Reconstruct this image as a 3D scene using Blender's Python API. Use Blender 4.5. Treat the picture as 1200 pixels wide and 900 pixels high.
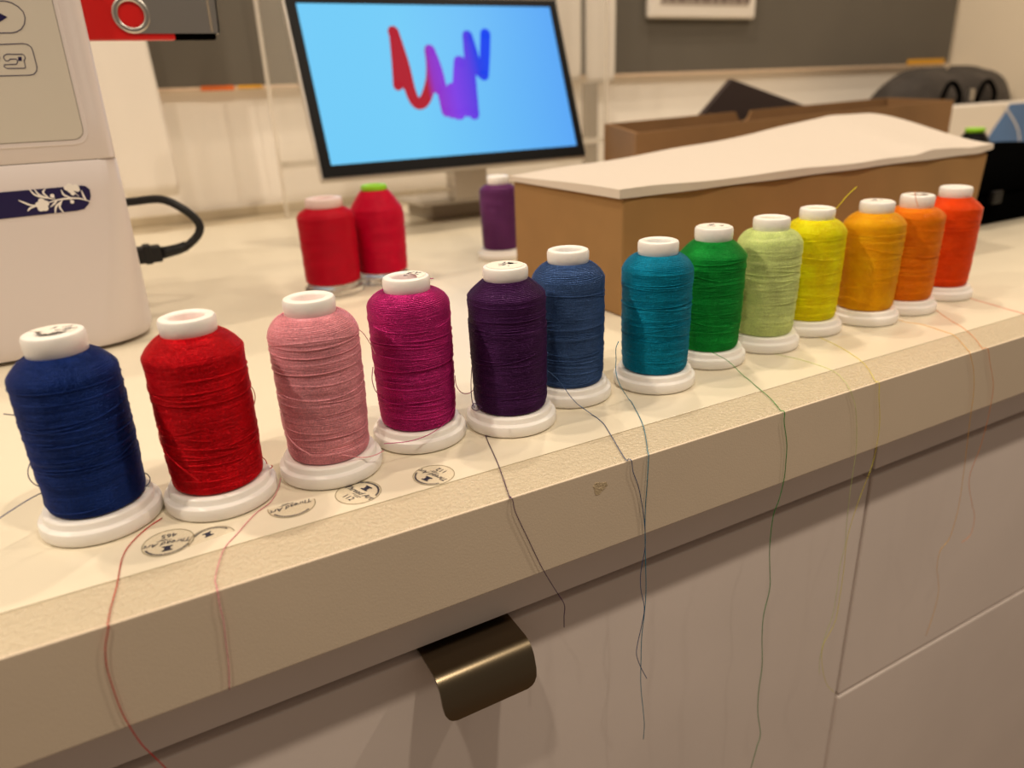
import bpy, math, random, json
import numpy as np
from mathutils import Matrix, Vector

for o in list(bpy.data.objects):
    bpy.data.objects.remove(o, do_unlink=True)
scene = bpy.context.scene
COL = scene.collection
random.seed(7)

# world coordinates (metres) measured once: x along the counter, y away from the viewer, z up from the counter mat
DATA = json.loads(r'''{"cam":{"f":865.0459663867132,"h":0.20429020646227253,"R":[0.8755807721682313,-0.48153283256326307,-0.0385284644501215],"U":[0.20889969822625426,0.30551610183951877,0.928989142884762],"F":[0.43556770712515375,0.8214536156596947,-0.3680960877669729]},"lines":[0.34398001641317016,0.31024167410695547,-0.055743755318423495,0.33524167588740156,-0.10082639633705186,-0.3399728032564729],"spools":[["navy",-0.034,0.4093],["red",0.0256,0.3993],["pink",0.088,0.399],["magenta",0.1496,0.4115],["purple",0.21,0.3988],["blue",0.2675,0.4164],["teal",0.3327,0.402],["green",0.398,0.4172],["lime",0.4598,0.4188],["yellow",0.5215,0.4271],["gold",0.5849,0.418],["orange",0.6408,0.4189],["redor",0.7111,0.428]],"tails":{"red":[[-0.0068,0.3908,0.0005],[-0.0148,0.3841,0.0005],[-0.0234,0.3721,0.0005],[-0.0275,0.3601,0.0005],[-0.0305,0.3388,0.0003],[-0.0336,0.3215,0.0003],[-0.03471,0.31362,0.0002],[-0.03518,0.30954,0.0001],[-0.03526,0.30894,-0.00145],[-0.0381,0.3087,-0.0092],[-0.0398,0.3087,-0.0191],[-0.04,0.3087,-0.0294],[-0.0396,0.3087,-0.0432],[-0.0383,0.3087,-0.0538],[-0.0357,0.3087,-0.0666],[-0.0325,0.3087,-0.0758],[-0.0287,0.3087,-0.0866]],"pink":[[0.0579,0.4012,0.0005],[0.0539,0.3896,0.0005],[0.0469,0.3764,0.0005],[0.0365,0.3674,0.0005],[0.0254,0.3532,0.0005],[0.018,0.3439,0.0003],[0.0135,0.3324,0.0003],[0.0097,0.3191,0.0003],[0.00934,0.3129,0.0002],[0.00919,0.30954,0.0001],[0.00916,0.30894,-0.0016],[0.0088,0.3087,-0.0087],[0.0089,0.3087,-0.0164],[0.0078,0.3087,-0.0292],[0.0069,0.3087,-0.0413],[0.0049,0.3087,-0.0548]],"purple":[[0.1862,0.3927,0.0005],[0.1804,0.3742,0.0005],[0.1738,0.3513,0.0005],[0.1686,0.3351,0.0003],[0.1603,0.3108,0.0003],[0.16071,0.31041,0.0002],[0.16088,0.30954,0.0001],[0.16145,0.30894,-0.0022],[0.1625,0.3087,-0.009],[0.1694,0.3087,-0.0278],[0.1782,0.3087,-0.0511],[0.1865,0.3087,-0.0693],[0.1929,0.3087,-0.083],[0.1927,0.3087,-0.0917],[0.1926,0.3087,-0.1]],"blue":[[0.2531,0.3839,0.0063],[0.2589,0.3751,0.0005],[0.2574,0.3613,0.0005],[0.253,0.3485,0.0005],[0.2392,0.313,0.0003],[0.24064,0.31107,0.0002],[0.24125,0.30954,0.0001],[0.24165,0.30894,-0.0022],[0.2424,0.3087,-0.0078],[0.2466,0.3087,-0.0189],[0.2496,0.3087,-0.0316],[0.2519,0.3087,-0.0445],[0.2533,0.3087,-0.0636],[0.2505,0.3087,-0.0817],[0.2509,0.3087,-0.095],[0.2542,0.3087,-0.111],[0.2526,0.3087,-0.1241],[0.2495,0.3087,-0.1388],[0.2491,0.3087,-0.1478],[0.253,0.3087,-0.1598],[0.2585,0.3087,-0.1721]],"teal":[[0.2875,0.388,0.031],[0.2788,0.376,0.026],[0.281,0.374,0.0169],[0.2951,0.3826,0.0005],[0.2856,0.3606,0.0005],[0.2757,0.3417,0.0003],[0.2634,0.3231,0.0003],[0.25696,0.3141,0.0002],[0.2542,0.30954,0.0001],[0.25382,0.30894,-0.00295],[0.2531,0.3087,-0.0209],[0.2524,0.3087,-0.0385],[0.2533,0.3087,-0.0636],[0.2551,0.3087,-0.0966],[0.2544,0.3087,-0.1166],[0.2529,0.3087,-0.1333],[0.2529,0.3087,-0.1546],[0.2536,0.3087,-0.1771],[0.2566,0.3087,-0.2016],[0.2578,0.3087,-0.214],[0.2574,0.3087,-0.2266]],"green":[[0.3764,0.39,0.0175],[0.3885,0.384,0.0093],[0.3922,0.3703,0.0005],[0.3841,0.349,0.0005],[0.3766,0.33,0.0003],[0.3674,0.3132,0.0003],[0.36745,0.31113,0.0002],[0.36747,0.30954,0.0001],[0.36748,0.30894,-0.0022],[0.3675,0.3087,-0.0074],[0.3723,0.3087,-0.0245],[0.3733,0.3087,-0.0378],[0.3735,0.3087,-0.0511],[0.3707,0.3087,-0.0671],[0.3665,0.3087,-0.0795],[0.3662,0.3087,-0.1041],[0.3686,0.3087,-0.1232],[0.371,0.3087,-0.1428],[0.3676,0.3087,-0.1645],[0.3682,0.3087,-0.1846],[0.3718,0.3087,-0.2148],[0.3711,0.3087,-0.24],[0.3728,0.3087,-0.2627],[0.3786,0.3087,-0.2884],[0.3762,0.3087,-0.301],[0.3719,0.3087,-0.3221]],"lime":[[0.4473,0.3947,0.0005],[0.4538,0.3705,0.0005],[0.4545,0.3431,0.0003],[0.4435,0.3231,0.0003],[0.436,0.3141,0.0002],[0.43278,0.30954,0.0001],[0.43234,0.30894,-0.0006],[0.4386,0.3087,-0.0122],[0.4439,0.3087,-0.0303],[0.4473,0.3087,-0.0519],[0.4472,0.3087,-0.0804],[0.449,0.3087,-0.1145],[0.4508,0.3087,-0.1345],[0.4484,0.3087,-0.1534],[0.4492,0.3087,-0.174],[0.4486,0.3087,-0.1988],[0.4429,0.3087,-0.2178],[0.4403,0.3087,-0.2385],[0.4424,0.3087,-0.2575]],"yellow":[[0.5098,0.4015,0.0005],[0.5022,0.374,0.0005],[0.4893,0.3457,0.0005],[0.4777,0.3293,0.0003],[0.461,0.3111,0.0003],[0.4618,0.3105,0.0002],[0.46214,0.30954,0.0001],[0.46286,0.30894,-0.0022],[0.4642,0.3087,-0.0116],[0.4691,0.3087,-0.0298],[0.4707,0.3087,-0.0456],[0.4688,0.3087,-0.0687],[0.4585,0.3087,-0.0988],[0.4524,0.3087,-0.1272],[0.4537,0.3087,-0.1554],[0.4541,0.3087,-0.1843],[0.4525,0.3087,-0.209],[0.4423,0.3087,-0.2262],[0.4433,0.3087,-0.2444],[0.4531,0.3087,-0.2719],[0.4669,0.3087,-0.2901]],"gold":[[0.6068,0.4025,0.0005],[0.6036,0.3884,0.0005],[0.6084,0.3754,0.0005],[0.6049,0.3536,0.0005],[0.6019,0.342,0.0003],[0.5854,0.3238,0.0003],[0.57572,0.31431,0.0002],[0.57157,0.30954,0.0001],[0.57102,0.30894,-0.00135],[0.5796,0.3087,-0.0166],[0.5859,0.3087,-0.0364],[0.5887,0.3087,-0.0599],[0.596,0.3087,-0.1136],[0.5992,0.3087,-0.1483],[0.5957,0.3087,-0.1776],[0.5851,0.3087,-0.1871],[0.5852,0.3087,-0.2052],[0.5952,0.3087,-0.2323],[0.5956,0.3087,-0.2563],[0.5903,0.3087,-0.2834]],"orange":[[0.6603,0.3977,0.0005],[0.6406,0.3712,0.0005],[0.6253,0.3478,0.0005],[0.607,0.3272,0.0003],[0.589,0.3108,0.0003],[0.59112,0.31041,0.0002],[0.59203,0.30954,0.0001],[0.59496,0.30894,-0.0022],[0.6004,0.3087,-0.0137],[0.6123,0.3087,-0.0349],[0.6154,0.3087,-0.0548],[0.6138,0.3087,-0.0901],[0.6067,0.3087,-0.1209],[0.6197,0.3087,-0.1506],[0.6286,0.3087,-0.1667],[0.6292,0.3087,-0.1848],[0.617,0.3087,-0.1905]],"redor":[[0.72,0.4021,0.0005],[0.7152,0.3788,0.0005],[0.7105,0.3605,0.0005],[0.7067,0.3434,0.0003],[0.6901,0.3169,0.0003]],"navy":[[-0.0568,0.405,0.0248],[-0.0616,0.4,0.0253],[-0.0684,0.397,0.0236],[-0.0749,0.393,0.0221],[-0.0857,0.388,0.0185]]},"loops":{"navy":[[[-0.0577,0.4093,0.042],[-0.0604,0.4093,0.037],[-0.0611,0.4093,0.0324],[-0.0598,0.4093,0.0285],[-0.0568,0.4093,0.0252]],[[-0.0114,0.4093,0.0211],[-0.0089,0.4093,0.0188],[-0.0083,0.4093,0.0155],[-0.0101,0.4093,0.0129],[-0.0124,0.4093,0.012]],[[-0.0581,0.4143,0.0642],[-0.0614,0.4143,0.0655],[-0.064,0.4143,0.0666]]],"red":[[[0.0487,0.3993,0.0635],[0.0511,0.3993,0.0589],[0.0517,0.3993,0.0543],[0.0506,0.3993,0.0499],[0.0494,0.3993,0.0482]],[[0.0021,0.3873,0.0536],[0.0008,0.3873,0.0487],[0.0011,0.3873,0.0423],[0.0028,0.3873,0.0364],[0.0081,0.3748,0.0326],[0.0137,0.3748,0.025]],[[0.0483,0.3993,0.0185],[0.051,0.3993,0.015],[0.0513,0.3993,0.0105],[0.0486,0.3993,0.0086],[0.0469,0.3993,0.0096]],[[0.0469,0.3993,0.0096],[0.0515,0.3993,0.0088],[0.0541,0.3993,0.0097],[0.0538,0.3993,0.0109]]],"magenta":[[[0.1218,0.4065,0.0542],[0.1204,0.4065,0.0463],[0.1217,0.4065,0.0388],[0.1246,0.4065,0.0353]],[[0.1767,0.4115,0.0352],[0.1773,0.4115,0.0279],[0.1806,0.4115,0.0223],[0.1855,0.4115,0.0206],[0.19,0.4115,0.0226]],[[0.1665,0.3915,0.0226],[0.1613,0.3915,0.0151],[0.1454,0.3815,0.0139],[0.1315,0.3815,0.0125],[0.1157,0.3815,0.0151]],[[0.1595,0.4115,0.096],[0.1615,0.4115,0.0989],[0.1639,0.4115,0.1006],[0.1672,0.4115,0.1006]]],"purple":[[[0.1796,0.3908,0.0467],[0.1783,0.3908,0.0357],[0.1782,0.3908,0.0253],[0.1796,0.3908,0.0191]],[[0.1775,0.3748,0.026],[0.1733,0.3748,0.0247],[0.1706,0.3748,0.0271],[0.1719,0.3748,0.0296],[0.1747,0.3748,0.0283],[0.1775,0.3748,0.026]]],"pink":[[[0.1132,0.399,0.0818],[0.1163,0.399,0.0781],[0.1196,0.399,0.0713],[0.122,0.399,0.0645]],[[0.0603,0.379,0.0514],[0.0605,0.379,0.0413],[0.063,0.379,0.033],[0.0665,0.373,0.0288],[0.0718,0.373,0.0237]],[[0.0885,0.375,0.0182],[0.1003,0.375,0.0132],[0.1079,0.375,0.0127],[0.1132,0.375,0.014]]],"yellow":[[[0.5345,0.4271,0.0972],[0.5452,0.4271,0.1024],[0.5563,0.4271,0.1113],[0.567,0.4271,0.1174]]],"teal":[[[0.285,0.382,0.0455],[0.2829,0.382,0.041],[0.2831,0.382,0.0337]]],"blue":[[[0.2327,0.3902,0.0339],[0.2391,0.3902,0.0277],[0.2426,0.3864,0.0221],[0.247,0.3839,0.0139],[0.2531,0.3839,0.0063]]],"orange":[[[0.6128,0.4043,0.1116],[0.6155,0.4043,0.1056],[0.6209,0.4043,0.0978]]]},"vine":[[[-0.0592,0.1371],[-0.0557,0.1348],[-0.0513,0.1323],[-0.0464,0.1316]],[[-0.0549,0.1278],[-0.0523,0.1302],[-0.0472,0.1313]],[[-0.0404,0.1329],[-0.0323,0.1345],[-0.0237,0.1351],[-0.0155,0.1343],[-0.0077,0.1308]],[[-0.0497,0.1451],[-0.0464,0.14],[-0.039,0.1366]],[[-0.0463,0.1448],[-0.043,0.1393],[-0.0341,0.1353]],[[-0.0384,0.1443],[-0.0406,0.1414],[-0.0374,0.1368]],[[-0.0348,0.1379],[-0.0331,0.1355]],[[-0.0273,0.1425],[-0.0262,0.1383],[-0.0216,0.1355]],[[-0.018,0.1396],[-0.0156,0.1359]],[[-0.0127,0.1408],[-0.0121,0.136],[-0.0109,0.1328]],[[-0.0215,0.1322],[-0.0227,0.1349]],[[-0.0381,0.1295],[-0.0343,0.1323],[-0.0321,0.1344]],[[-0.0359,0.124],[-0.0339,0.1295],[-0.0282,0.134]],[[-0.0296,0.1241],[-0.0315,0.1289],[-0.0287,0.1336]]],"vine_dots":[[-0.0432,0.132,0.0028],[-0.046,0.1321,0.0024],[-0.0407,0.1327,0.0024],[-0.0451,0.1291,0.0024],[-0.042,0.1291,0.0024],[-0.0433,0.1348,0.0024],[-0.0347,0.1383,0.0016],[-0.0215,0.1322,0.0015],[-0.0205,0.1417,0.0024],[-0.0231,0.1436,0.002],[-0.0206,0.1445,0.0026],[-0.0166,0.1432,0.0028],[-0.0154,0.1417,0.0018],[-0.0195,0.1391,0.0018]],"strip":[[-0.0068,0.1353],[-0.0065,0.1409],[-0.009,0.1439],[-0.0121,0.1446],[-0.0702,0.1444],[-0.1044,0.1446],[-0.1099,0.1239],[-0.0754,0.1235],[-0.0198,0.1245],[-0.0139,0.1253],[-0.0098,0.1291]],"icons":[[[-0.0539,0.2825],[-0.0326,0.2832],[-0.0285,0.2821],[-0.0246,0.2794],[-0.0221,0.2759],[-0.0219,0.2715],[-0.0235,0.2672],[-0.0261,0.264],[-0.0296,0.262],[-0.0328,0.2612],[-0.0595,0.2607]],[[-0.0615,0.2528],[-0.0431,0.2531],[-0.0279,0.2536],[-0.025,0.2531],[-0.0228,0.2511],[-0.0223,0.2482],[-0.0223,0.2367],[-0.0232,0.2338],[-0.0255,0.2316],[-0.0284,0.2309],[-0.0672,0.2308]],[[-0.0286,0.2438],[-0.0288,0.245],[-0.0297,0.246],[-0.0403,0.2462],[-0.0424,0.2452],[-0.043,0.2436],[-0.0422,0.2416],[-0.0403,0.2415],[-0.0389,0.2427],[-0.0351,0.2428],[-0.0344,0.2419],[-0.0346,0.2402],[-0.0356,0.239],[-0.0437,0.2388],[-0.0443,0.2376],[-0.0428,0.2361],[-0.0306,0.236],[-0.03,0.2369],[-0.0298,0.2418],[-0.0289,0.2426],[-0.0286,0.2438]]],"play":[[-0.0334,0.2721],[-0.0415,0.2773],[-0.0443,0.2659]],"sq":[[-0.0334,0.2441],[-0.0309,0.2443],[-0.0314,0.2414],[-0.0338,0.2413]],"panel":[[-0.0002,0.2845],[-0.0022,0.1833],[-0.0615,0.1791]],"usb":[[0.021,0.8,0.2916],[0.0198,0.8,0.2596],[0.1297,0.8,0.2611],[0.1308,0.8,0.2933],[0.0559,0.8,0.2901],[0.0565,0.8,0.28]],"mon_corners":[[0.0,-0.0005],[0.454,0.0008],[0.4652,0.2632],[0.0095,0.2552],[0.0154,0.0181],[0.4419,0.0163],[0.4502,0.2572],[0.0243,0.2506]],"strokes":[[[0.1549,0.2107],[0.1503,0.172],[0.1439,0.1291]],[[0.1549,0.2107],[0.1587,0.1848],[0.1579,0.1503],[0.1577,0.1286]],[[0.1549,0.2107],[0.1608,0.1632],[0.1626,0.1198],[0.1692,0.1012],[0.183,0.1059],[0.1984,0.1317],[0.2058,0.1579],[0.2084,0.1821]],[[0.2084,0.1821],[0.2143,0.1489],[0.2157,0.0867]],[[0.2083,0.1226],[0.2169,0.1178],[0.2239,0.0841]],[[0.2325,0.1217],[0.2332,0.0814]],[[0.2544,0.1637],[0.2413,0.1169],[0.2371,0.0812]],[[0.2569,0.1636],[0.2514,0.085]],[[0.2785,0.2038],[0.2707,0.1476],[0.2619,0.08]],[[0.2785,0.2038],[0.2819,0.1745],[0.2844,0.1518],[0.2932,0.1415]],[[0.3113,0.2069],[0.3028,0.1742],[0.2932,0.1415]]],"sheet_back":[[0.4108,0.754,0.1171],[0.5271,0.754,0.1222],[0.6859,0.754,0.1324],[0.7789,0.754,0.1398],[0.8802,0.754,0.1518],[0.9229,0.754,0.1561],[0.9676,0.754,0.1547],[1.0063,0.754,0.1547]],"sheet_front":[[0.4076,0.546,0.1195],[0.4991,0.546,0.119],[0.5684,0.546,0.1182],[0.6446,0.546,0.1201],[0.728,0.546,0.1184],[0.8186,0.546,0.1205],[0.8332,0.546,0.1232],[0.8467,0.546,0.1246],[0.9202,0.546,0.1207],[0.9628,0.546,0.1232]],"sheet_frontlow":[[0.4078,0.546,0.1121],[0.4998,0.546,0.109],[0.6458,0.546,0.1123],[0.8203,0.546,0.1138],[0.9229,0.546,0.1121],[0.9649,0.546,0.1172]],"seam":[[-0.0652,0.7376,0.1643],[0.012,0.7376,0.1667]],"tags":[[0.1958,1.508,0.2246],[0.2548,1.508,0.2269],[2.1621,1.508,0.2368],[2.3426,1.508,0.2431],[0.125,1.508,0.2215],[1.1888,1.508,0.3483],[1.5183,1.508,0.3503],[1.1059,1.508,0.2395],[2.3779,1.508,0.2377],[0.946,1.508,0.3832],[1.0066,1.508,0.2203],[1.0345,1.508,0.2141],[1.1015,1.508,0.2121],[0.1223,1.508,0.2216],[0.354,1.508,0.2207],[0.2921,1.508,0.2243]]}''')

# ---------------------------------------------------------------- camera
c = DATA['cam']
camd = bpy.data.cameras.new('camera')
cam = bpy.data.objects.new('camera', camd)
COL.objects.link(cam)
camd.sensor_fit = 'HORIZONTAL'
camd.sensor_width = 36.0
camd.lens = c['f'] / 1200.0 * 36.0
Rv, Uv, Fv = Vector(c['R']), Vector(c['U']), Vector(c['F'])
m = Matrix.Identity(4)
for i in range(3):
    m[i][0], m[i][1], m[i][2] = Rv[i], Uv[i], -Fv[i]
m[2][3] = c['h']
cam.matrix_world = m
camd.clip_start = 0.01
camd.dof.use_dof = True
camd.dof.focus_distance = 0.46
camd.dof.aperture_fstop = 5.4
scene.camera = cam

# ---------------------------------------------------------------- world, lamps, exposure
world = bpy.data.worlds.new('world')
scene.world = world
world.use_nodes = True
bg = world.node_tree.nodes['Background']
bg.inputs['Color'].default_value = (1.0, 0.80, 0.62, 1)
bg.inputs['Strength'].default_value = 0.17
LAMP_COL = (1.0, 0.84, 0.65)
for (lx, ly, pw) in [(-1.25, 0.50, 15.5), (-0.45, -0.30, 9), (0.45, -0.30, 11.5), (1.5, -0.28, 12), (-0.45, 1.05, 8), (0.75, 1.10, 9.5), (1.85, 0.9, 7)]:
    ld = bpy.data.lights.new('ceiling_downlight', 'AREA')
    ld.shape = 'DISK'
    ld.size = 0.07
    ld.energy = pw
    ld.color = LAMP_COL
    lo = bpy.data.objects.new('ceiling_downlight', ld)
    lo.location = (lx, ly, 1.75)
    if lx < -1:
        lo.location.z = 1.55
        lo.rotation_euler = (0, math.radians(-45), 0)   # unseen lamp on the left, tilted for more light on left-facing sides
    COL.objects.link(lo)
vs = scene.view_settings
vs.view_transform = 'Standard'
vs.look = 'None'
vs.gamma = 1.0
vs.use_curve_mapping = False
vs.exposure = 0.0

# ---------------------------------------------------------------- materials
def lin(c255):
    out = []
    for v in c255:
        v = v / 255.0
        out.append(v / 12.92 if v <= 0.04045 else ((v + 0.055) / 1.055) ** 2.4)
    return tuple(out) + (1.0,)

def mat(name, col, rough=0.5, metal=0.0, bump=None, vary=None, spec=0.5, sss=0.0, sheen=0.0, coat=0.0, emit=None):
    """procedural principled material; bump = (scale, strength, distance), vary = (scale, amount)"""
    M = bpy.data.materials.new(name)
    M.use_nodes = True
    nt = M.node_tree
    b = nt.nodes['Principled BSDF']
    b.inputs['Base Color'].default_value = lin(col)
    b.inputs['Roughness'].default_value = rough
    b.inputs['Metallic'].default_value = metal
    b.inputs['Specular IOR Level'].default_value = spec
    if sss:
        b.inputs['Subsurface Weight'].default_value = sss
        b.inputs['Subsurface Radius'].default_value = (0.006, 0.005, 0.004)
        b.inputs['Subsurface Scale'].default_value = 1.0
    if sheen:
        b.inputs['Sheen Weight'].default_value = sheen
    if coat:
        b.inputs['Coat Weight'].default_value = coat
        b.inputs['Coat Roughness'].default_value = 0.15
    tc = nt.nodes.new('ShaderNodeTexCoord')
    if vary:
        n = nt.nodes.new('ShaderNodeTexNoise')
        n.inputs['Scale'].default_value = vary[0]
        n.inputs['Detail'].default_value = 4
        nt.links.new(tc.outputs['Object'], n.inputs['Vector'])
        r = nt.nodes.new('ShaderNodeValToRGB')
        a = lin(col)
        k = vary[1]
        r.color_ramp.elements[0].position = 0.3
        r.color_ramp.elements[1].position = 0.7
        r.color_ramp.elements[0].color = tuple(max(0, v * (1 - k)) for v in a[:3]) + (1,)
        r.color_ramp.elements[1].color = tuple(min(1, v * (1 + k)) for v in a[:3]) + (1,)
        nt.links.new(n.outputs['Fac'], r.inputs['Fac'])
        nt.links.new(r.outputs['Color'], b.inputs['Base Color'])
    if bump:
        n2 = nt.nodes.new('ShaderNodeTexNoise')
        n2.inputs['Scale'].default_value = bump[0]
        n2.inputs['Detail'].default_value = 3
        nt.links.new(tc.outputs['Object'], n2.inputs['Vector'])
        bp = nt.nodes.new('ShaderNodeBump')
        bp.inputs['Strength'].default_value = bump[1]
        bp.inputs['Distance'].default_value = bump[2]
        nt.links.new(n2.outputs['Fac'], bp.inputs['Height'])
        nt.links.new(bp.outputs['Normal'], b.inputs['Normal'])
    if emit:
        b.inputs['Emission Color'].default_value = lin(emit[0])
        b.inputs['Emission Strength'].default_value = emit[1]
    return M

def clear_mat(name, tint, alpha, rough=0.08, edge=0.25):
    M = bpy.data.materials.new(name)
    M.use_nodes = True
    nt = M.node_tree
    b = nt.nodes['Principled BSDF']
    b.inputs['Base Color'].default_value = lin(tint)
    b.inputs['Roughness'].default_value = rough
    b.inputs['Alpha'].default_value = alpha
    return M

def glass_mat(name, tint, rough=0.05):
    M = bpy.data.materials.new(name)
    M.use_nodes = True
    b = M.node_tree.nodes['Principled BSDF']
    b.inputs['Base Color'].default_value = lin(tint)
    b.inputs['Roughness'].default_value = rough
    b.inputs['Transmission Weight'].default_value = 1.0
    b.inputs['IOR'].default_value = 1.45
    return M

def thread_mat(name, col, rough=0.29):
    """shiny rayon thread: fine twist relief, slight tone changes between layers"""
    M = mat(name, col, rough=rough, metal=0.06 if max(col) > 225 else 0.42, spec=0.9, vary=(70, 0.20), bump=(1500, 0.8, 0.0005))
    nt = M.node_tree
    b = nt.nodes['Principled BSDF']
    a = lin(col)
    b.inputs['Specular Tint'].default_value = tuple(min(1.0, 0.12 + 1.5 * v) for v in a[:3]) + (1,)
    # glints of the twisted filaments, painted into the colour as fine grain
    tc = nt.nodes.new('ShaderNodeTexCoord')
    n = nt.nodes.new('ShaderNodeTexNoise')
    n.inputs['Scale'].default_value = 1500
    n.inputs['Detail'].default_value = 2
    nt.links.new(tc.outputs['Object'], n.inputs['Vector'])
    r = nt.nodes.new('ShaderNodeValToRGB')
    r.color_ramp.elements[0].position = 0.36
    r.color_ramp.elements[0].color = ((0.84,) * 3 if max(col) > 225 and col[1] > 60 and col[2] < 150 else (0.70,) * 3) + (1,)
    r.color_ramp.elements[1].position = 0.72
    r.color_ramp.elements[1].color = ((1.45,) * 3 if max(col) > 225 or col[1] > 200 else (1.7,) * 3) + (1,)
    nt.links.new(n.outputs['Fac'], r.inputs['Fac'])
    mx = nt.nodes.new('ShaderNodeMix')
    mx.data_type = 'RGBA'
    mx.blend_type = 'MULTIPLY'
    mx.clamp_result = True
    mx.inputs['Factor'].default_value = 1.0
    old = b.inputs['Base Color'].links[0].from_socket
    nt.links.new(old, mx.inputs['A'])
    nt.links.new(r.outputs['Color'], mx.inputs['B'])
    nt.links.new(mx.outputs['Result'], b.inputs['Base Color'])
    return M

M_LAMINATE = mat('cream laminate', (204, 190, 164), rough=0.28, bump=(380, 0.85, 0.0022), vary=(9, 0.03))
M_EDGE = mat('cream edge band', (224, 207, 184), rough=0.5, bump=(900, 0.22, 0.0005), vary=(9, 0.03))
M_MAT = mat('satin cream desk mat', (230, 220, 198), rough=0.26, bump=(25, 0.08, 0.002), vary=(5, 0.02))
M_FRONT = mat('cabinet white lacquer', (240, 228, 221), rough=0.55, vary=(7, 0.035), bump=(300, 0.1, 0.0005))
M_DARKGAP = mat('dark gap', (70, 55, 42), rough=0.8)
M_BRONZE = mat('brushed bronze metal', (122, 110, 90), rough=0.28, metal=1.0, bump=(900, 0.05, 0.0003))
M_WALL = mat('cream wall paint', (250, 244, 236), rough=0.8, vary=(3, 0.02))
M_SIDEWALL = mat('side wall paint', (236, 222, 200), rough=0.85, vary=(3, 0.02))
M_FELT = mat('grey felt board', (101, 95, 86), rough=0.95, bump=(600, 0.3, 0.001), vary=(6, 0.05))
M_FLOOR = mat('floor vinyl', (120, 100, 82), rough=0.6, vary=(4, 0.1))
M_WHITEPLASTIC = mat('white spool plastic', (246, 242, 238), rough=0.32, sss=0.12)
M_MACHINE = mat('machine shell plastic', (222, 213, 212), rough=0.35)
M_PANEL = mat('control panel', (204, 197, 185), rough=0.3)
M_NAVYINK = mat('navy ink', (24, 14, 70), rough=0.4)
M_LINE = mat('dark line', (92, 80, 74), rough=0.6)
M_WHITEINK = mat('white ink', (240, 234, 228), rough=0.5)
M_CARD = mat('kraft cardboard', (147, 111, 66), rough=0.85, vary=(18, 0.07), bump=(150, 0.12, 0.001))
M_CARD2 = mat('brown cardboard', (140, 104, 66), rough=0.85, vary=(12, 0.08), bump=(150, 0.12, 0.001))
M_FOAM = mat('white wadding', (210, 199, 187), rough=0.95, bump=(90, 0.25, 0.003))
M_BLACK = mat('black plastic', (5, 5, 5), rough=0.5, spec=0.0)
M_RUBBER = mat('black rubber', (14, 14, 15), rough=0.55)
M_BEZEL = mat('monitor bezel', (14, 13, 14), rough=0.4, spec=0.15)
M_SILVER = mat('silver trim', (200, 194, 186), rough=0.35, metal=0.6)
M_STEEL = mat('stamped steel', (190, 186, 180), rough=0.34, metal=1.0, bump=(700, 0.06, 0.0002))
M_RED = mat('red plastic', (210, 22, 20), rough=0.35)
M_BAG = mat('dark grey nylon', (62, 56, 52), rough=0.8, bump=(40, 0.5, 0.01), vary=(20, 0.25))
M_DARKPANEL = mat('dark brown folder', (58, 44, 42), rough=0.6)
M_PAPER = mat('white paper', (232, 224, 214), rough=0.8, bump=(20, 0.2, 0.003))
M_GREY = mat('grey plastic', (150, 138, 122), rough=0.5)
M_ACRYL = clear_mat('clear acrylic', (235, 228, 215), 0.13)
M_ACRYLEDGE = clear_mat('acrylic edge', (240, 232, 220), 0.62, 0.3)
M_CLEARBASE = glass_mat('clear spool plastic', (250, 245, 240), 0.15)
M_STICKER = clear_mat('clear sticker film', (232, 222, 196), 0.14, 0.25)
M_STICKERRING = mat('sticker rim', (128, 116, 84), rough=0.5)
M_INK = mat('dark blue print', (40, 42, 66), rough=0.6)
M_ORANGETAPE = mat('orange tape', (222, 110, 40), rough=0.6)
M_YELLOWTAPE = mat('yellow tape', (225, 165, 40), rough=0.6)
M_LIME = mat('lime green plastic', (150, 215, 30), rough=0.4)
M_BLUE = mat('blue print card', (70, 112, 168), rough=0.5, vary=(6, 0.12))
M_WOOD = mat('pale pink edge strip', (226, 200, 174), rough=0.7)

# ---------------------------------------------------------------- mesh helpers
def mesh_obj(name, verts, faces, material, parent=None, smooth=False, bevel=0.0, bseg=2, autosmooth=None):
    me = bpy.data.meshes.new(name)
    me.from_pydata([tuple(v) for v in verts], [], [tuple(f) for f in faces])
    me.update()
    if smooth:
        me.polygons.foreach_set('use_smooth', [True] * len(me.polygons))
    me.materials.append(material)
    o = bpy.data.objects.new(name, me)
    COL.objects.link(o)
    if parent is not None:
        o.parent = parent
    if bevel:
        b = o.modifiers.new('bevel', 'BEVEL')
        b.width = bevel
        b.segments = bseg
        b.limit_method = 'ANGLE'
        b.angle_limit = math.radians(35)
    return o

def box_g(x0, x1, y0, y1, z0, z1):
    v = [(x0, y0, z0), (x1, y0, z0), (x1, y1, z0), (x0, y1, z0), (x0, y0, z1), (x1, y0, z1), (x1, y1, z1), (x0, y1, z1)]
    f = [(0, 3, 2, 1), (4, 5, 6, 7), (0, 1, 5, 4), (1, 2, 6, 5), (2, 3, 7, 6), (3, 0, 4, 7)]
    return v, f

def box(name, x0, x1, y0, y1, z0, z1, material, parent=None, bevel=0.0, bseg=2):
    v, f = box_g(x0, x1, y0, y1, z0, z1)
    return mesh_obj(name, v, f, material, parent, bevel=bevel, bseg=bseg)

def join(parts):
    V, F = [], []
    for v, f in parts:
        n = len(V)
        V += list(v)
        F += [tuple(i + n for i in q) for q in f]
    return V, F

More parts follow.
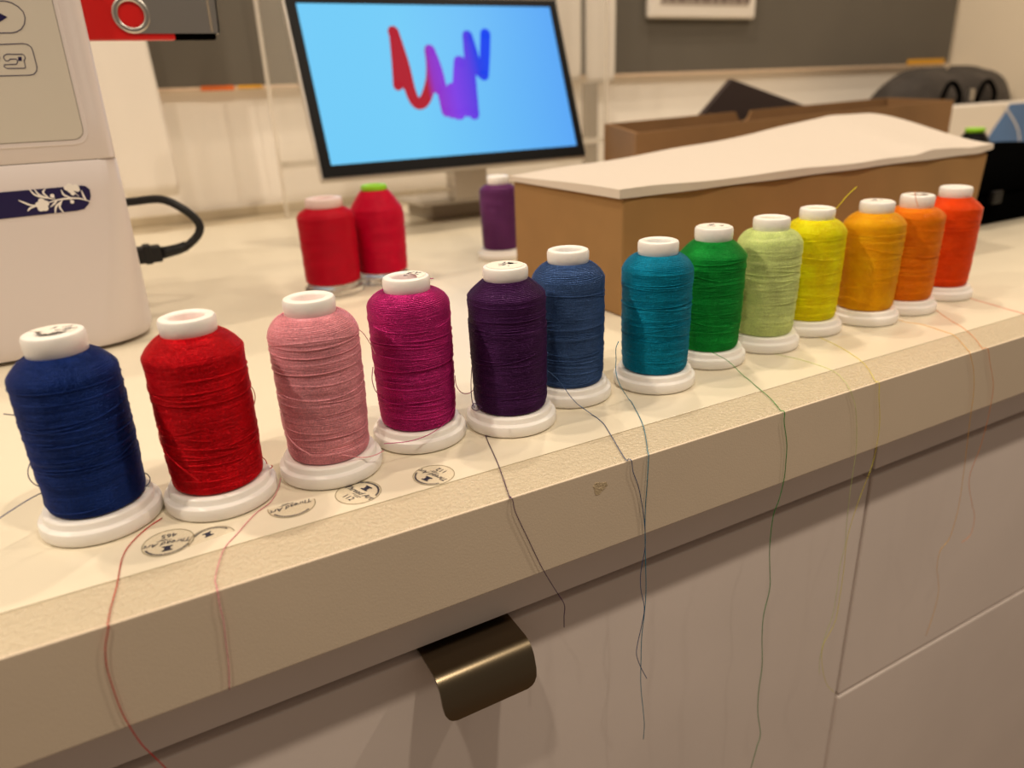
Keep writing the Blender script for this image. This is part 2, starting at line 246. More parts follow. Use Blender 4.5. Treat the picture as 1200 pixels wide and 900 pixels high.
def lathe_g(prof, seg=48, closed=False):
    """prof: (r, z) from bottom to top; ends on the axis are closed by a fan"""
    V, F = [], []
    n = len(prof)
    for (r, z) in prof:
        for k in range(seg):
            a = 2 * math.pi * k / seg
            V.append((r * math.cos(a), r * math.sin(a), z))
    rng = range(n) if closed else range(n - 1)
    for i in rng:
        j = (i + 1) % n
        for k in range(seg):
            k2 = (k + 1) % seg
            F.append((i * seg + k, i * seg + k2, j * seg + k2, j * seg + k))
    if not closed:
        F.append(tuple(range(seg - 1, -1, -1)))
        F.append(tuple((n - 1) * seg + k for k in range(seg)))
    return V, F

def lathe(name, prof, material, parent=None, seg=48, closed=False):
    v, f = lathe_g(prof, seg, closed)
    o = mesh_obj(name, v, f, material, parent, smooth=True)
    e = o.modifiers.new('edges', 'EDGE_SPLIT')
    e.split_angle = math.radians(40)
    return o

def catmull(P, n=6):
    P = [np.array(p, float) for p in P]
    if len(P) < 3:
        return P
    Q = [2 * P[0] - P[1]] + P + [2 * P[-1] - P[-2]]
    out = []
    for i in range(1, len(Q) - 2):
        for k in range(n):
            t = k / n
            a, b, c_, d = Q[i - 1], Q[i], Q[i + 1], Q[i + 2]
            out.append(0.5 * ((2 * b) + (-a + c_) * t + (2 * a - 5 * b + 4 * c_ - d) * t * t + (-a + 3 * b - 3 * c_ + d) * t ** 3))
    out.append(P[-1])
    return out

def tube_g(P, r, n=6, r1=None):
    P = np.array(P, float)
    m_ = len(P)
    T = np.gradient(P, axis=0)
    T /= np.linalg.norm(T, axis=1)[:, None] + 1e-12
    up = np.array([0.0, 0, 1]) if abs(T[0][2]) < 0.9 else np.array([1.0, 0, 0])
    N = np.cross(T[0], up)
    N /= np.linalg.norm(N)
    V, F = [], []
    for i in range(m_):
        N = N - T[i] * (N @ T[i])
        N /= np.linalg.norm(N) + 1e-12
        B = np.cross(T[i], N)
        rr = r if r1 is None else r + (r1 - r) * i / (m_ - 1)
        for k in range(n):
            a = 2 * math.pi * k / n
            V.append(tuple(P[i] + rr * (math.cos(a) * N + math.sin(a) * B)))
    for i in range(m_ - 1):
        for k in range(n):
            k2 = (k + 1) % n
            F.append((i * n + k, i * n + k2, (i + 1) * n + k2, (i + 1) * n + k))
    F.append(tuple(range(n - 1, -1, -1)))
    F.append(tuple((m_ - 1) * n + k for k in range(n)))
    return V, F

def prism_xz_g(poly, y0, y1):
    """polygon in x,z (any winding) extruded between y0 (front) and y1"""
    n = len(poly)
    area = sum(poly[i][0] * poly[(i + 1) % n][1] - poly[(i + 1) % n][0] * poly[i][1] for i in range(n))
    if area < 0:
        poly = poly[::-1]
    V = [(x, y0, z) for x, z in poly] + [(x, y1, z) for x, z in poly]
    F = [tuple(range(n)), tuple(range(2 * n - 1, n - 1, -1))]
    for i in range(n):
        j = (i + 1) % n
        F.append((i, i + n, j + n, j))
    return V, F

def ribbon_xz_g(path, w, y0, y1, n=5, taper=True):
    """flat brush stroke in the x,z plane"""
    P = catmull([(p[0], 0, p[1]) for p in path], n)
    L, R_ = [], []
    for i, p in enumerate(P):
        a = P[max(0, i - 1)]
        b = P[min(len(P) - 1, i + 1)]
        t = np.array([b[0] - a[0], b[2] - a[2]])
        t = t / (np.linalg.norm(t) + 1e-12)
        s = i / (len(P) - 1)
        ww = w * (0.35 + 0.65 * math.sin(math.pi * min(1, max(0.0, s)))) if taper else w
        L.append((p[0] - t[1] * ww, p[2] + t[0] * ww))
        R_.append((p[0] + t[1] * ww, p[2] - t[0] * ww))
    parts = []
    V, F = [], []
    for i in range(len(P)):
        V += [(L[i][0], y0, L[i][1]), (R_[i][0], y0, R_[i][1]), (L[i][0], y1, L[i][1]), (R_[i][0], y1, R_[i][1])]
    for i in range(len(P) - 1):
        a, b = i * 4, i * 4 + 4
        F += [(a, a + 1, b + 1, b), (a + 2, b + 2, b + 3, a + 3), (a, b, b + 2, a + 2), (a + 1, a + 3, b + 3, b + 1)]
    F += [(0, 2, 3, 1)]
    e = (len(P) - 1) * 4
    F += [(e, e + 1, e + 3, e + 2)]
    return V, F

def disc_xz(cx, cz, r, n=18):
    return [(cx + r * math.cos(2 * math.pi * k / n), cz + r * math.sin(2 * math.pi * k / n)) for k in range(n)]

def text_g(s, size, shear=0.0):
    cu = bpy.data.curves.new('t', 'FONT')
    cu.body = s
    cu.size = size
    cu.shear = shear
    cu.align_x = 'CENTER'
    cu.align_y = 'CENTER'
    cu.extrude = 0.00003
    cu.resolution_u = 3
    o = bpy.data.objects.new('t', cu)
    COL.objects.link(o)
    dg = bpy.context.evaluated_depsgraph_get()
    me = bpy.data.meshes.new_from_object(o.evaluated_get(dg))
    V = [tuple(v.co) for v in me.vertices]
    F = [tuple(p.vertices) for p in me.polygons]
    bpy.data.objects.remove(o, do_unlink=True)
    bpy.data.curves.remove(cu)
    bpy.data.meshes.remove(me)
    return V, F

def xform(g, dx=0, dy=0, dz=0, rot=0):
    ca, sa = math.cos(rot), math.sin(rot)
    return [(x * ca - y * sa + dx, x * sa + y * ca + dy, z + dz) for x, y, z in g[0]], g[1]

def tag(o, label=None, cat=None, group=None, kind=None):
    if label:
        o['label'] = label
    if cat:
        o['category'] = cat
    if group:
        o['group'] = group
    if kind:
        o['kind'] = kind
    return o

def empty(name, loc=(0, 0, 0), label=None, cat=None, group=None):
    o = bpy.data.objects.new(name, None)
    o.empty_display_size = 0.02
    o.location = loc
    COL.objects.link(o)
    return tag(o, label, cat, group)

# ---------------------------------------------------------------- the setting
YA, YB, ZC, YG, ZG, ZD = DATA['lines']
WALL_Y = 1.535
X0, X1 = -1.1, 2.385
tag(box('floor', -2.0, 3.2, -1.6, WALL_Y + 0.1, -0.95, -0.90, M_FLOOR), kind='structure')
tag(box('wall_back', -1.6, 2.5, WALL_Y, WALL_Y + 0.08, -0.90, 1.9, M_WALL), kind='structure')
tag(box('wall_right', X1, X1 + 0.08, 0.25, WALL_Y, -0.90, 1.9, M_SIDEWALL), kind='structure')
tag(box('trim_1', X0, X1 - 0.001, WALL_Y - 0.012, WALL_Y - 0.0005, -0.0005, 0.017, M_LAMINATE, bevel=0.002), kind='structure')

# countertop and the mat lying on it
ct = empty('countertop', (0.6, 0.9, ZC), 'thick cream laminate worktop with textured front edge above the drawers', 'countertop')
ct.location = (0, 0, 0)
box('front_edge_band', X0, X1 - 0.001, YB, YB + 0.0018, ZC, -0.0006, M_EDGE, ct, bevel=0.0005)
slab = box('top_slab', X0, X1 - 0.001, YB + 0.0018, WALL_Y - 0.0005, ZC, -0.0006, M_LAMINATE, ct, bevel=0.0008)
# small chip in the front edge laminate
V, F = [], []
chip = []
for k in range(12):
    a = 2 * math.pi * k / 12
    rr = 0.0052 * (1 + 0.25 * math.sin(3 * a + 1))
    chip.append((0.2194 + rr * math.cos(a) * 0.9, -0.012 + rr * math.sin(a) * 0.75))
M_CHIP = mat('scuffed laminate', (206, 186, 152), rough=0.7, bump=(900, 0.8, 0.001), vary=(300, 0.15))
chip_o = mesh_obj('scuff_mark', *prism_xz_g(chip, YB - 0.0002, YB + 0.0005), M_CHIP, ct)
tag(box('desk_mat', X0 + 0.05, 2.30, YA, 1.43, -0.00058, 0.0, M_MAT, bevel=0.0002),
    'smooth cream desk mat covering the worktop under the spools', 'desk mat')

# cabinets below
XS = 0.511
cabL = empty('base_cabinet', (0.14, YG, -0.85), 'white cabinet with bronze tab pull below the worktop', 'cabinet')
cabR = empty('base_cabinet', (0.9, YG, -0.85), 'white drawer cabinet with two stacked fronts, right of the tab pull', 'cabinet')
def local(o, parent):
    o.parent = parent
    o.matrix_parent_inverse = Matrix.Translation(-parent.location)
    return o
ZT = -0.0972
ZF = -0.1040
for cab, xa, xb in ((cabL, -0.98, XS - 0.0022), (cabR, XS + 0.0022, X1 - 0.002)):
    local(box('carcass', xa, xb, YG + 0.019, WALL_Y - 0.06, -0.85, ZC - 0.0005, M_FRONT), cab)
    local(box('top_rail', xa, xb, YG, YG + 0.0188, ZT, ZC - 0.0005, M_FRONT), cab)
    local(box('gap_liner', xa, xb, YG + 0.0165, YG + 0.0188, ZF - 0.012, ZT - 0.0002, M_DARKGAP), cab)
    local(box('plinth', xa, xb, YG + 0.04, YG + 0.06, -0.90, -0.851, M_DARKGAP), cab)
door = local(box('door_front', -0.24, XS - 0.0022, YG, YG + 0.0160, -0.845, ZF, M_FRONT, bevel=0.0012), cabL)
local(box('filler_panel', -0.98, -0.2444, YG, YG + 0.0160, -0.845, ZF, M_FRONT, bevel=0.0012), cabL)
local(box('drawer_front', XS + 0.0022, X1 - 0.03, YG, YG + 0.0160, ZD + 0.0022, ZF, M_FRONT, bevel=0.0014), cabR)
local(box('drawer_front', XS + 0.0022, X1 - 0.03, YG, YG + 0.0160, -0.845, ZD - 0.0006, M_FRONT, bevel=0.0028), cabR)
# tab pull: a bent plate with rounded lower corners
prof = [(YG + 0.012, -0.1005), (YG - 0.004, -0.1005), (YG - 0.018, -0.1008)]
for k in range(1, 9):
    a = math.radians(80) * k / 8
    prof.append((YG - 0.018 - 0.0125 * math.sin(a), -0.1008 - 0.0125 * (1 - math.cos(a))))
prof += [(YG - 0.0318, -0.1165), (YG - 0.0328, -0.1215), (YG - 0.0333, -0.1245), (YG - 0.0335, -0.1262), (YG - 0.0336, -0.1272)]
hx0, hx1 = 0.1087, 0.1695
V, F = [], []
n = len(prof)
th = 0.0016
for i, (y, z) in enumerate(prof):
    ya, za = prof[max(0, i - 1)]
    yb, zb = prof[min(n - 1, i + 1)]
    t = np.array([yb - ya, zb - za])
    t /= np.linalg.norm(t)
    nx, nz = t[1], -t[0]
    ins = 0.0
    if z < -0.1175:
        s = (z + 0.1272) / (0.0097)
        ins = 0.0075 * (1 - math.sqrt(max(0, 1 - (1 - s) ** 2)))
    for xx in (hx0 + ins, hx1 - ins):
        V += [(xx, y, z), (xx, y + nx * -th * 1, z + nz * -th)]
for i in range(n - 1):
    a, b = i * 4, i * 4 + 4
    F += [(a, a + 2, b + 2, b), (a + 1, b + 1, b + 3, a + 3), (a, b, b + 1, a + 1), (a + 2, a + 3, b + 3, b + 2)]
F += [(0, 1, 3, 2), (n * 4 - 4, n * 4 - 2, n * 4 - 1, n * 4 - 3)]
hd = mesh_obj('tab_pull', V, F, M_BRONZE, smooth=True)
e = hd.modifiers.new('edges', 'EDGE_SPLIT')
e.split_angle = math.radians(40)
hd.parent = door
hd['label'] = 'brushed bronze tab pull'

# ---------------------------------------------------------------- thread spools
def winding_g(prof, seed, pitch=0.00056, seg=40, rad=0.00029, loose=16, bands=1.0):
    """one long thread laid turn over turn on the profile (r, z), with slack strands crossing the layers"""
    rng = np.random.RandomState(seed)
    pr = np.array(prof)
    d = np.r_[0, np.cumsum(np.hypot(np.diff(pr[:, 0]), np.diff(pr[:, 1])))]
    L = d[-1]
    sg = np.linspace(0, L, 400)
    slope = np.interp(sg, 0.5 * (d[1:] + d[:-1]), np.abs(np.diff(pr[:, 0])) / (np.diff(d) + 1e-9))
    shoulder = np.clip((slope - 0.15) / 0.3, 0, 1) * (sg > 0.5 * L)
    loc = pitch * (1 + 0.75 * shoulder)
    tn = np.r_[0, np.cumsum(np.diff(sg) / loc[1:])]
    turns = int(tn[-1])
    N = turns * seg + 1
    th_ = np.linspace(0, 2 * np.pi * turns, N)
    k = th_ / (2 * np.pi)
    s = np.interp(k, tn * turns / tn[-1], sg)
    fat = 1 + 0.35 * np.interp(s, sg, shoulder)
    # slow drift of the tilt of each layer
    kn = np.linspace(0, turns, max(6, turns // 7))
    amp = np.interp(k, kn, rng.uniform(0, 0.0011, len(kn)) * bands)
    ph = np.interp(k, kn, rng.uniform(0, 6.28, len(kn)))
    fade = np.clip(np.minimum(s, L - s) / 0.006, 0, 1)
    s2 = np.clip(s + fade * amp * np.sin(th_ + ph) + rng.normal(0, 0.00006, N), 0, L)
    r = np.interp(s2, d, pr[:, 0])
    z = np.interp(s2, d, pr[:, 1])
    wave = np.interp(k, np.linspace(0, turns, 26), rng.uniform(-0.0003, 0.00022, 26))
    r = r + wave + np.interp(k, np.arange(turns + 1), rng.uniform(-0.00008, 0.00012, turns + 1))
    paths = [np.stack([r * np.cos(th_), r * np.sin(th_), z], -1)]
    fats = [fat]
    zb, zt = pr[0, 1], pr[-1, 1]
    zs = pr[:, 1]
    for j in range(loose):
        z0 = rng.uniform(zb + 0.007, zb + (zt - zb) * 0.86)
        am = rng.choice([rng.uniform(0.0005, 0.0018), rng.uniform(0.002, 0.006)], p=[0.6, 0.4])
        p0 = rng.uniform(0, 6.28)
        span = rng.uniform(2.5, 6.3)
        m_ = int(24 * span)
        t = np.linspace(p0, p0 + span, m_)
        zz = np.clip(z0 + am * np.sin(t + rng.uniform(0, 6.28)), zb + 0.001, zt - 0.004)
        rr = np.interp(zz, zs, pr[:, 0]) + 0.00035 * np.sin(np.linspace(0, np.pi, m_)) ** 0.3
        paths.append(np.stack([rr * np.cos(t), rr * np.sin(t), zz], -1))
        fats.append(np.ones(m_))
    VV, FF = [], []
    off = 0
    for P, ft in zip(paths, fats):
        rad_ = rad * ft[:, None]
        T = np.gradient(P, axis=0)
        T /= np.linalg.norm(T, axis=1)[:, None] + 1e-12
        rad_dir = P * np.array([1, 1, 0])
        rad_dir /= np.linalg.norm(rad_dir, axis=1)[:, None] + 1e-12
        B = np.cross(T, rad_dir)
        B /= np.linalg.norm(B, axis=1)[:, None] + 1e-12
        ring = [P + rad_dir * rad_, P + B * rad_, P - rad_dir * rad_, P - B * rad_]
        V_ = np.stack(ring, 1).reshape(-1, 3)
        m_ = len(P)
        i = np.arange(m_ - 1)[:, None] * 4
        kk = np.arange(4)[None, :]
        k2 = (kk + 1) % 4
        q = np.stack([i + kk, i + 4 + kk, i + 4 + k2, i + k2], -1).reshape(-1, 4) + off
        VV.append(V_)
        FF.append(q)
        off += len(V_)
    return np.concatenate(VV), np.concatenate(FF)

def np_mesh(name, V, Fq, material, parent):
    me = bpy.data.meshes.new(name)
    me.vertices.add(len(V))
    me.vertices.foreach_set('co', V.astype(np.float32).ravel())
    me.loops.add(len(Fq) * 4)
    me.loops.foreach_set('vertex_index', Fq.astype(np.int32).ravel())
    me.polygons.add(len(Fq))
    me.polygons.foreach_set('loop_start', np.arange(0, len(Fq) * 4, 4, dtype=np.int32))
    me.update(calc_edges=True)
    me.polygons.foreach_set('use_smooth', np.ones(len(Fq), dtype=bool))
    me.materials.append(material)
    me.validate()
    o = bpy.data.objects.new(name, me)
    COL.objects.link(o)
    o.parent = parent
    return o

def flange_prof(rb=0.0298):
    k = rb / 0.0298
    return [(0.005, 0.0003), (rb - 0.0015, 0.0003), (rb - 0.0004, 0.0010), (rb, 0.0022), (rb, 0.0062), (rb - 0.0004, 0.0074), (rb - 0.0014, 0.0080),
            (0.0272 * k, 0.0083), (0.0268 * k, 0.0088), (0.0268 * k, 0.0112), (0.0264 * k, 0.0120), (0.0256 * k, 0.0125), (0.0235 * k, 0.0123), (0.0140 * k, 0.0123), (0.005, 0.0123)]

def cap_prof(rc, z0, z1, hole):
    return [(hole, z1 - 0.028), (hole, z1 - 0.0018), (hole + 0.0006, z1 - 0.0006), (hole + 0.0018, z1), (rc - 0.0022, z1), (rc - 0.0007, z1 - 0.0006), (rc, z1 - 0.0020),
            (rc, z1 - 0.0055), (rc - 0.0003, z0), (rc - 0.002, z0 - 0.002), (hole + 0.001, z0 - 0.002), (hole + 0.001, z1 - 0.028)]

def print_marks(rng, r, z, n=10):
    """small dark print left on a torn paper disc"""
    parts = []
    for k in range(n):
        a = rng.uniform(0, 6.28)
        q = rng.uniform(0.2, 0.78) * r
        w, h = rng.uniform(0.0006, 0.0018), rng.uniform(0.00025, 0.0005)
        cx, cy = q * math.cos(a), q * math.sin(a)
        g = box_g(-w, w, -h, h, 0, 0.00008)
        parts.append(xform(g, cx, cy, z, rng.uniform(-0.5, 0.5)))
    return join(parts)

SPOOLS = {
    # colour, shoulder z, shoulder roundness, neck z, body r top, body r bottom, label on the cap, description
    'navy': ((26, 50, 116), 0.0868, 0.35, 0.0945, 0.0246, 0.0236, 'torn', 'navy blue thread spool nearest the sewing machine, paper remnant on its cap'),
    'red': ((200, 12, 26), 0.0885, 0.35, 0.0962, 0.0246, 0.0236, None, 'bright red thread spool between the navy and the pink spool'),
    'pink': ((236, 156, 168), 0.0880, 0.8, 0.0958, 0.0245, 0.0232, None, 'pale pink thread spool between the bright red and the magenta spool'),
    'magenta': ((184, 40, 118), 0.0895, 0.9, 0.0962, 0.0248, 0.0236, 'half', 'magenta thread spool with rounded shoulder between the pink and the dark purple spool'),
    'purple': ((70, 32, 82), 0.0892, 0.15, 0.0967, 0.0245, 0.0236, 'full', 'dark purple thread spool in the front row, between magenta and slate blue'),
    'blue': ((64, 92, 142), 0.0885, 0.5, 0.0962, 0.0245, 0.0236, None, 'slate blue thread spool partly behind the dark purple spool'),
    'teal': ((8, 132, 166), 0.0880, 0.7, 0.0955, 0.0246, 0.0234, None, 'teal blue thread spool in front of the near corner of the cardboard box'),
    'green': ((22, 148, 58), 0.0860, 0.25, 0.0950, 0.0250, 0.0232, 'full', 'emerald green thread spool between the teal and the lime green spool'),
    'lime': ((210, 226, 148), 0.0880, 0.7, 0.0952, 0.0248, 0.0234, None, 'pale lime green thread spool between the emerald and the yellow spool'),
    'yellow': ((255, 228, 14), 0.0880, 0.5, 0.0958, 0.0246, 0.0234, None, 'lemon yellow thread spool with a stray thread end sticking up'),
    'gold': ((255, 172, 12), 0.0885, 0.4, 0.0955, 0.0250, 0.0234, 'full', 'golden yellow thread spool between the lemon yellow and the orange spool'),
    'orange': ((255, 132, 10), 0.0890, 0.5, 0.0940, 0.0246, 0.0234, 'torn', 'orange thread spool between the golden yellow and the red orange spool'),
    'redor': ((255, 78, 10), 0.0880, 0.15, 0.0955, 0.0248, 0.0234, None, 'red orange thread spool at the far end of the row'),
}
TAILCOL = {}
for si, (key, sx, sy) in enumerate(DATA['spools']):
    col, zsh, rnd, znk, rt, rbm, lab, desc = SPOOLS[key]
    rng = random.Random(100 + si)
    sp = empty('thread_spool', (sx, sy, 0), desc, 'thread spool', 'spools of thread lined up along the counter front')
    TM = thread_mat('thread ' + key, col)
    lathe('base_flange', flange_prof(), M_WHITEPLASTIC, sp, 64)
    lathe('core_tube', [(0.0105, 0.0118), (0.0105, 0.076)], M_WHITEPLASTIC, sp, 24)
    # wound body: bottom tuck, body, shoulder
    pr = [(0.0215, 0.0126), (rbm - 0.0006, 0.0140), (rbm, 0.0170)]
    for k in range(1, 8):
        t = k / 8
        pr.append((rbm + (rt - rbm) * t + 0.0003 * math.sin(math.pi * t), 0.0170 + (zsh - 0.004 - 0.0170) * t))
    pr.append((rt, zsh - 0.004))
    nr = 0.0137
    for k in range(0, 9):
        t = k / 8
        a = t * math.pi / 2
        lin_r, lin_z = rt + (nr - rt) * t, (zsh - 0.002) + (znk - zsh + 0.002) * t
        cir_r, cir_z = nr + (rt - nr) * math.cos(a), (zsh - 0.003) + (znk - zsh + 0.003) * math.sin(a)
        pr.append((lin_r * (1 - rnd) + cir_r * rnd, lin_z * (1 - rnd) + cir_z * rnd))
    core = [(max(0.004, r - 0.0005), z) for r, z in pr]
    V1, F1 = winding_g(pr, 11 + si, loose=18 if si < 9 else 12)
    wn = np_mesh('thread_winding', V1, F1, TM, sp)
    lathe('thread_core', core, TM, sp, 64)
    hole = 0.0086 if lab in (None, 'half') else 0.0070
    lathe('cap', cap_prof(0.0142, znk + 0.0002, 0.105, hole), M_WHITEPLASTIC, sp, 48, closed=True)
    if lab:
        r_l = 0.0118
        if lab == 'full':
            poly = [(r_l * math.cos(2 * math.pi * k / 28), r_l * math.sin(2 * math.pi * k / 28)) for k in range(28)]
        elif lab == 'half':
            poly = [(r_l * math.cos(a), r_l * math.sin(a)) for a in np.linspace(-1.3, 1.1, 16)] + [(0.004, 0.004), (0.0052, -0.003)]
        else:
            poly = []
            for k in range(26):
                a = 2 * math.pi * k / 26
                q = r_l * (0.93 if math.sin(a + 0.6) > -0.35 else rng.uniform(0.25, 0.5))
                poly.append((q * math.cos(a), q * math.sin(a)))
        nP = len(poly)
        V2 = [(x, y, 0.10503) for x, y in poly] + [(x, y, 0.10523) for x, y in poly]
        F2 = [tuple(range(nP - 1, -1, -1)), tuple(range(nP, 2 * nP))] + [(i, (i + 1) % nP, (i + 1) % nP + nP, i + nP) for i in range(nP)]
        cl = mesh_obj('cap_label', V2, F2, M_PAPER, sp)
        pm = join([xform(print_marks(rng, 0.008, 0.10524, 12), 0.0015 if lab == 'full' else 0.0045, 0.001, 0)])
        mesh_obj('label_print', *pm, M_INK, cl)
        if lab == 'full' and key == 'purple':
            v, f = lathe_g([(0.0001, 0.10524), (0.0022, 0.10526), (0.0001, 0.10532)], 20)
            mesh_obj('punched_hole', *xform((v, f), 0.0045, 0.001), M_BLACK, cl)
    # loose ends of thread
    tails = []
    if key in DATA['tails']:
        tails.append((DATA['tails'][key], 'thread_tail'))
    for lp in DATA['loops'].get(key, []):
        tails.append((lp, 'thread_loop'))
    for pts, nm in tails:
        P = catmull(pts, 6)
        P = [np.array([p[0], p[1], max(p[2], 0.0003) if p[1] > YB else p[2]]) for p in P]   # stay on top of the mat
        P = [p - np.array([sx, sy, 0]) for p in P]
        mesh_obj(nm, *tube_g(P, 0.00017 if si > 7 and nm == 'thread_tail' else 0.00026, 6), TM, sp, smooth=True)

# ---------------------------------------------------------------- round stickers on the mat
def sticker(cx, cy, r, rot, num, label, full=True, half=None, script=True):
    st = empty('round_sticker', (cx, cy, 0), label, 'sticker', 'clear round spool stickers on the mat')
    pl = [(r * math.cos(a), r * math.sin(a)) for a in (np.linspace(0, 2 * math.pi, 40, endpoint=False) if half is None else np.linspace(half[0], half[1], 26))]
    nP = len(pl)
    V = [(x, y, 0.00008) for x, y in pl] + [(x, y, 0.00020) for x, y in pl]
    F = [tuple(range(nP - 1, -1, -1)), tuple(range(nP, 2 * nP))] + [(i, (i + 1) % nP, (i + 1) % nP + nP, i + nP) for i in range(nP)]
    mesh_obj('film', V, F, M_STICKER, st)
    ring = []
    arc = np.linspace(0, 2 * math.pi, 49) if half is None else np.linspace(half[0], half[1], 30)
    for a0, a1 in zip(arc[:-1], arc[1:]):
        q = [(rr * math.cos(a), rr * math.sin(a)) for rr, a in ((r * 0.985, a0), (r * 1.01, a0), (r * 1.01, a1), (r * 0.985, a1))]
        ring.append(([(x, y, 0.00021) for x, y in q] + [(x, y, 0.00027) for x, y in q], [(0, 3, 2, 1), (4, 5, 6, 7), (0, 1, 5, 4), (1, 2, 6, 5), (2, 3, 7, 6), (3, 0, 4, 7)]))
    mesh_obj('rim_line', *join(ring), M_STICKERRING, st)
    inkp = []
    rng = random.Random(int(cx * 1e4) + 5)
    # the ring of tiny lettering
    a = 0.35
    lim = (2.6 if half is None else 2.2)
    while a < lim:
        w = rng.uniform(0.035, 0.075)
        q = [(rr * math.cos(b), rr * math.sin(b)) for rr, b in ((r * 0.84, a), (r * 0.93, a), (r * 0.93, a + w), (r * 0.84, a + w))]
        inkp.append(xform(([(x, y, 0.00022) for x, y in q] + [(x, y, 0.00028) for x, y in q], [(0, 3, 2, 1), (4, 5, 6, 7), (0, 1, 5, 4), (1, 2, 6, 5), (2, 3, 7, 6), (3, 0, 4, 7)]), rot=rot))
        a += w + rng.uniform(0.02, 0.05)
    # spool emblem: two discs and a waist
    def rect(x0, x1, y0, y1):
        return xform(box_g(x0 * r, x1 * r, y0 * r, y1 * r, 0.00022, 0.00028), rot=rot)
    if half is None or not script:
        inkp += [rect(-0.2, 0.2, 0.56, 0.64), rect(-0.12, 0.12, 0.36, 0.55), rect(-0.2, 0.2, 0.27, 0.35)]
    if script:
        t = text_g('Thread Art', r * 0.40, 0.35)
        inkp.append(xform(xform(t, 0, r * 0.02, 0.00024), rot=rot))
        tw = ribbon = [rect(-0.15, 0.45, -0.22, -0.195), rect(0.05, 0.35, -0.30, -0.28)]
        inkp += tw
    if num:
        t = text_g(num, r * 0.42)
        inkp.append(xform(xform(t, 0, -r * 0.55, 0.00024), rot=rot))
    mesh_obj('print', *join(inkp), M_INK, st)
    return st

sticker(-0.0064, 0.3641, 0.0122, math.pi * 0.95, '465', 'clear round sticker reading 465 in front of the gap between navy and red spool')
sticker(0.0135, 0.3560, 0.0112, 0.25, None, 'clear half-round sticker with spool emblem beside the 465 sticker', script=False, half=(0.1, 3.3))
sticker(0.0560, 0.3665, 0.0125, math.pi * 1.02, None, 'small curled sticker piece in front of the red and pink spools', half=(math.pi * 0.92, math.pi * 2.02))
sticker(0.0915, 0.3605, 0.0126, math.radians(290), '112', 'clear round 112 sticker in front of the pale pink spool')
sticker(0.1352, 0.3562, 0.0120, math.radians(112), '112', 'clear round 112 sticker in front of the magenta spool')

# ---------------------------------------------------------------- sewing machine on the left
mc = empty('sewing_machine', (-0.19, 0.85, 0), 'white embroidery sewing machine with navy floral strip and control panel', 'sewing machine')
def rrect(x0, x1, y0, y1, rads, n=8):
    """rounded rectangle, rads = (front-left, front-right, back-right, back-left)"""
    P = []
    for (cx, cy, a0, r) in ((x0, y0, math.pi, rads[0]), (x1, y0, 1.5 * math.pi, rads[1]), (x1, y1, 0, rads[2]), (x0, y1, 0.5 * math.pi, rads[3])):
        ox = cx + r if cx == x0 else cx - r
        oy = cy + r if cy == y0 else cy - r
        for k in range(n + 1):
            a = a0 + 0.5 * math.pi * k / n
            P.append((ox + r * math.cos(a), oy + r * math.sin(a)))
    return P
def loft(name, secs, material, parent, bevel=0):
    V, F = [], []
    n = len(secs[0][1])
    for z, P in secs:
        V += [(x, y, z) for x, y in P]
    for i in range(len(secs) - 1):
        for k in range(n):
            k2 = (k + 1) % n
            F.append((i * n + k, i * n + k2, (i + 1) * n + k2, (i + 1) * n + k))
    F.append(tuple(range(n - 1, -1, -1)))
    F.append(tuple((len(secs) - 1) * n + k for k in range(n)))
    o = mesh_obj(name, V, F, material, smooth=True)
    e_ = o.modifiers.new('edges', 'EDGE_SPLIT')
    e_.split_angle = math.radians(45)
    return local(o, parent)
MX0, MX1, MY0, MY1 = -0.40, 0.0195, 0.738, 1.0
secs = []
for z in (0.004, 0.007, 0.012, 0.02, 0.035, 0.055, 0.08, 0.11, 0.14, 0.1635, 0.1645):
    r = 0.016 + 0.034 * max(0, 1 - z / 0.13) ** 1.3
    ins = 0.002 * max(0, (0.012 - z) / 0.008) ** 2 + (0.0008 if z > 0.164 else 0)
    secs.append((z, rrect(MX0 + ins, MX1 - ins, MY0 + ins, MY1 - ins, (0.03, r, 0.03, 0.03))))
loft('lower_body', secs, M_MACHINE, mc)
secs = []
for z in (0.1650, 0.1660, 0.20, 0.25, 0.30, 0.36, 0.40, 0.42, 0.43):
    ins = (0.0008 if z < 0.1655 else 0) + max(0, z - 0.40) * 0.4
    secs.append((z, rrect(MX0 + ins, MX1 - ins - 0.0005, MY0 + ins, MY1 - ins, (0.02, 0.009, 0.02, 0.02))))
loft('upper_body', secs, M_MACHINE, mc)
local(box('seam_liner', MX0 + 0.02, MX1 - 0.015, MY0 + 0.003, MY1 - 0.02, 0.1642, 0.1652, M_LINE), mc)
foot = []
for fx in (-0.36, -0.03):
    for fy in (0.80, 0.95):
        local(mesh_obj('rubber_foot', *xform(lathe_g([(0.010, 0.0002), (0.011, 0.002), (0.010, 0.0045)], 20), fx, fy), M_RUBBER, smooth=True), mc)
def rpanel(x0, x1, z0, z1, r, n=8):
    P = []
    for (cx, cz, a0) in ((x0 + r, z0 + r, math.pi), (x1 - r, z0 + r, 1.5 * math.pi), (x1 - r, z1 - r, 0), (x0 + r, z1 - r, 0.5 * math.pi)):
        for k in range(n + 1):
            a = a0 + 0.5 * math.pi * k / n
            P.append((cx + r * math.cos(a), cz + r * math.sin(a)))
    return P
rim = local(mesh_obj('panel_rim', *prism_xz_g(rpanel(-0.30, 0.0028, 0.1772, 0.39, 0.011), MY0 - 0.0009, MY0 + 0.001), M_MACHINE, bevel=0.0006), mc)
line = local(mesh_obj('panel_groove', *prism_xz_g(rpanel(-0.297, -0.0006, 0.1811, 0.387, 0.0082), MY0 - 0.0010, MY0 + 0.001), M_LINE), mc)
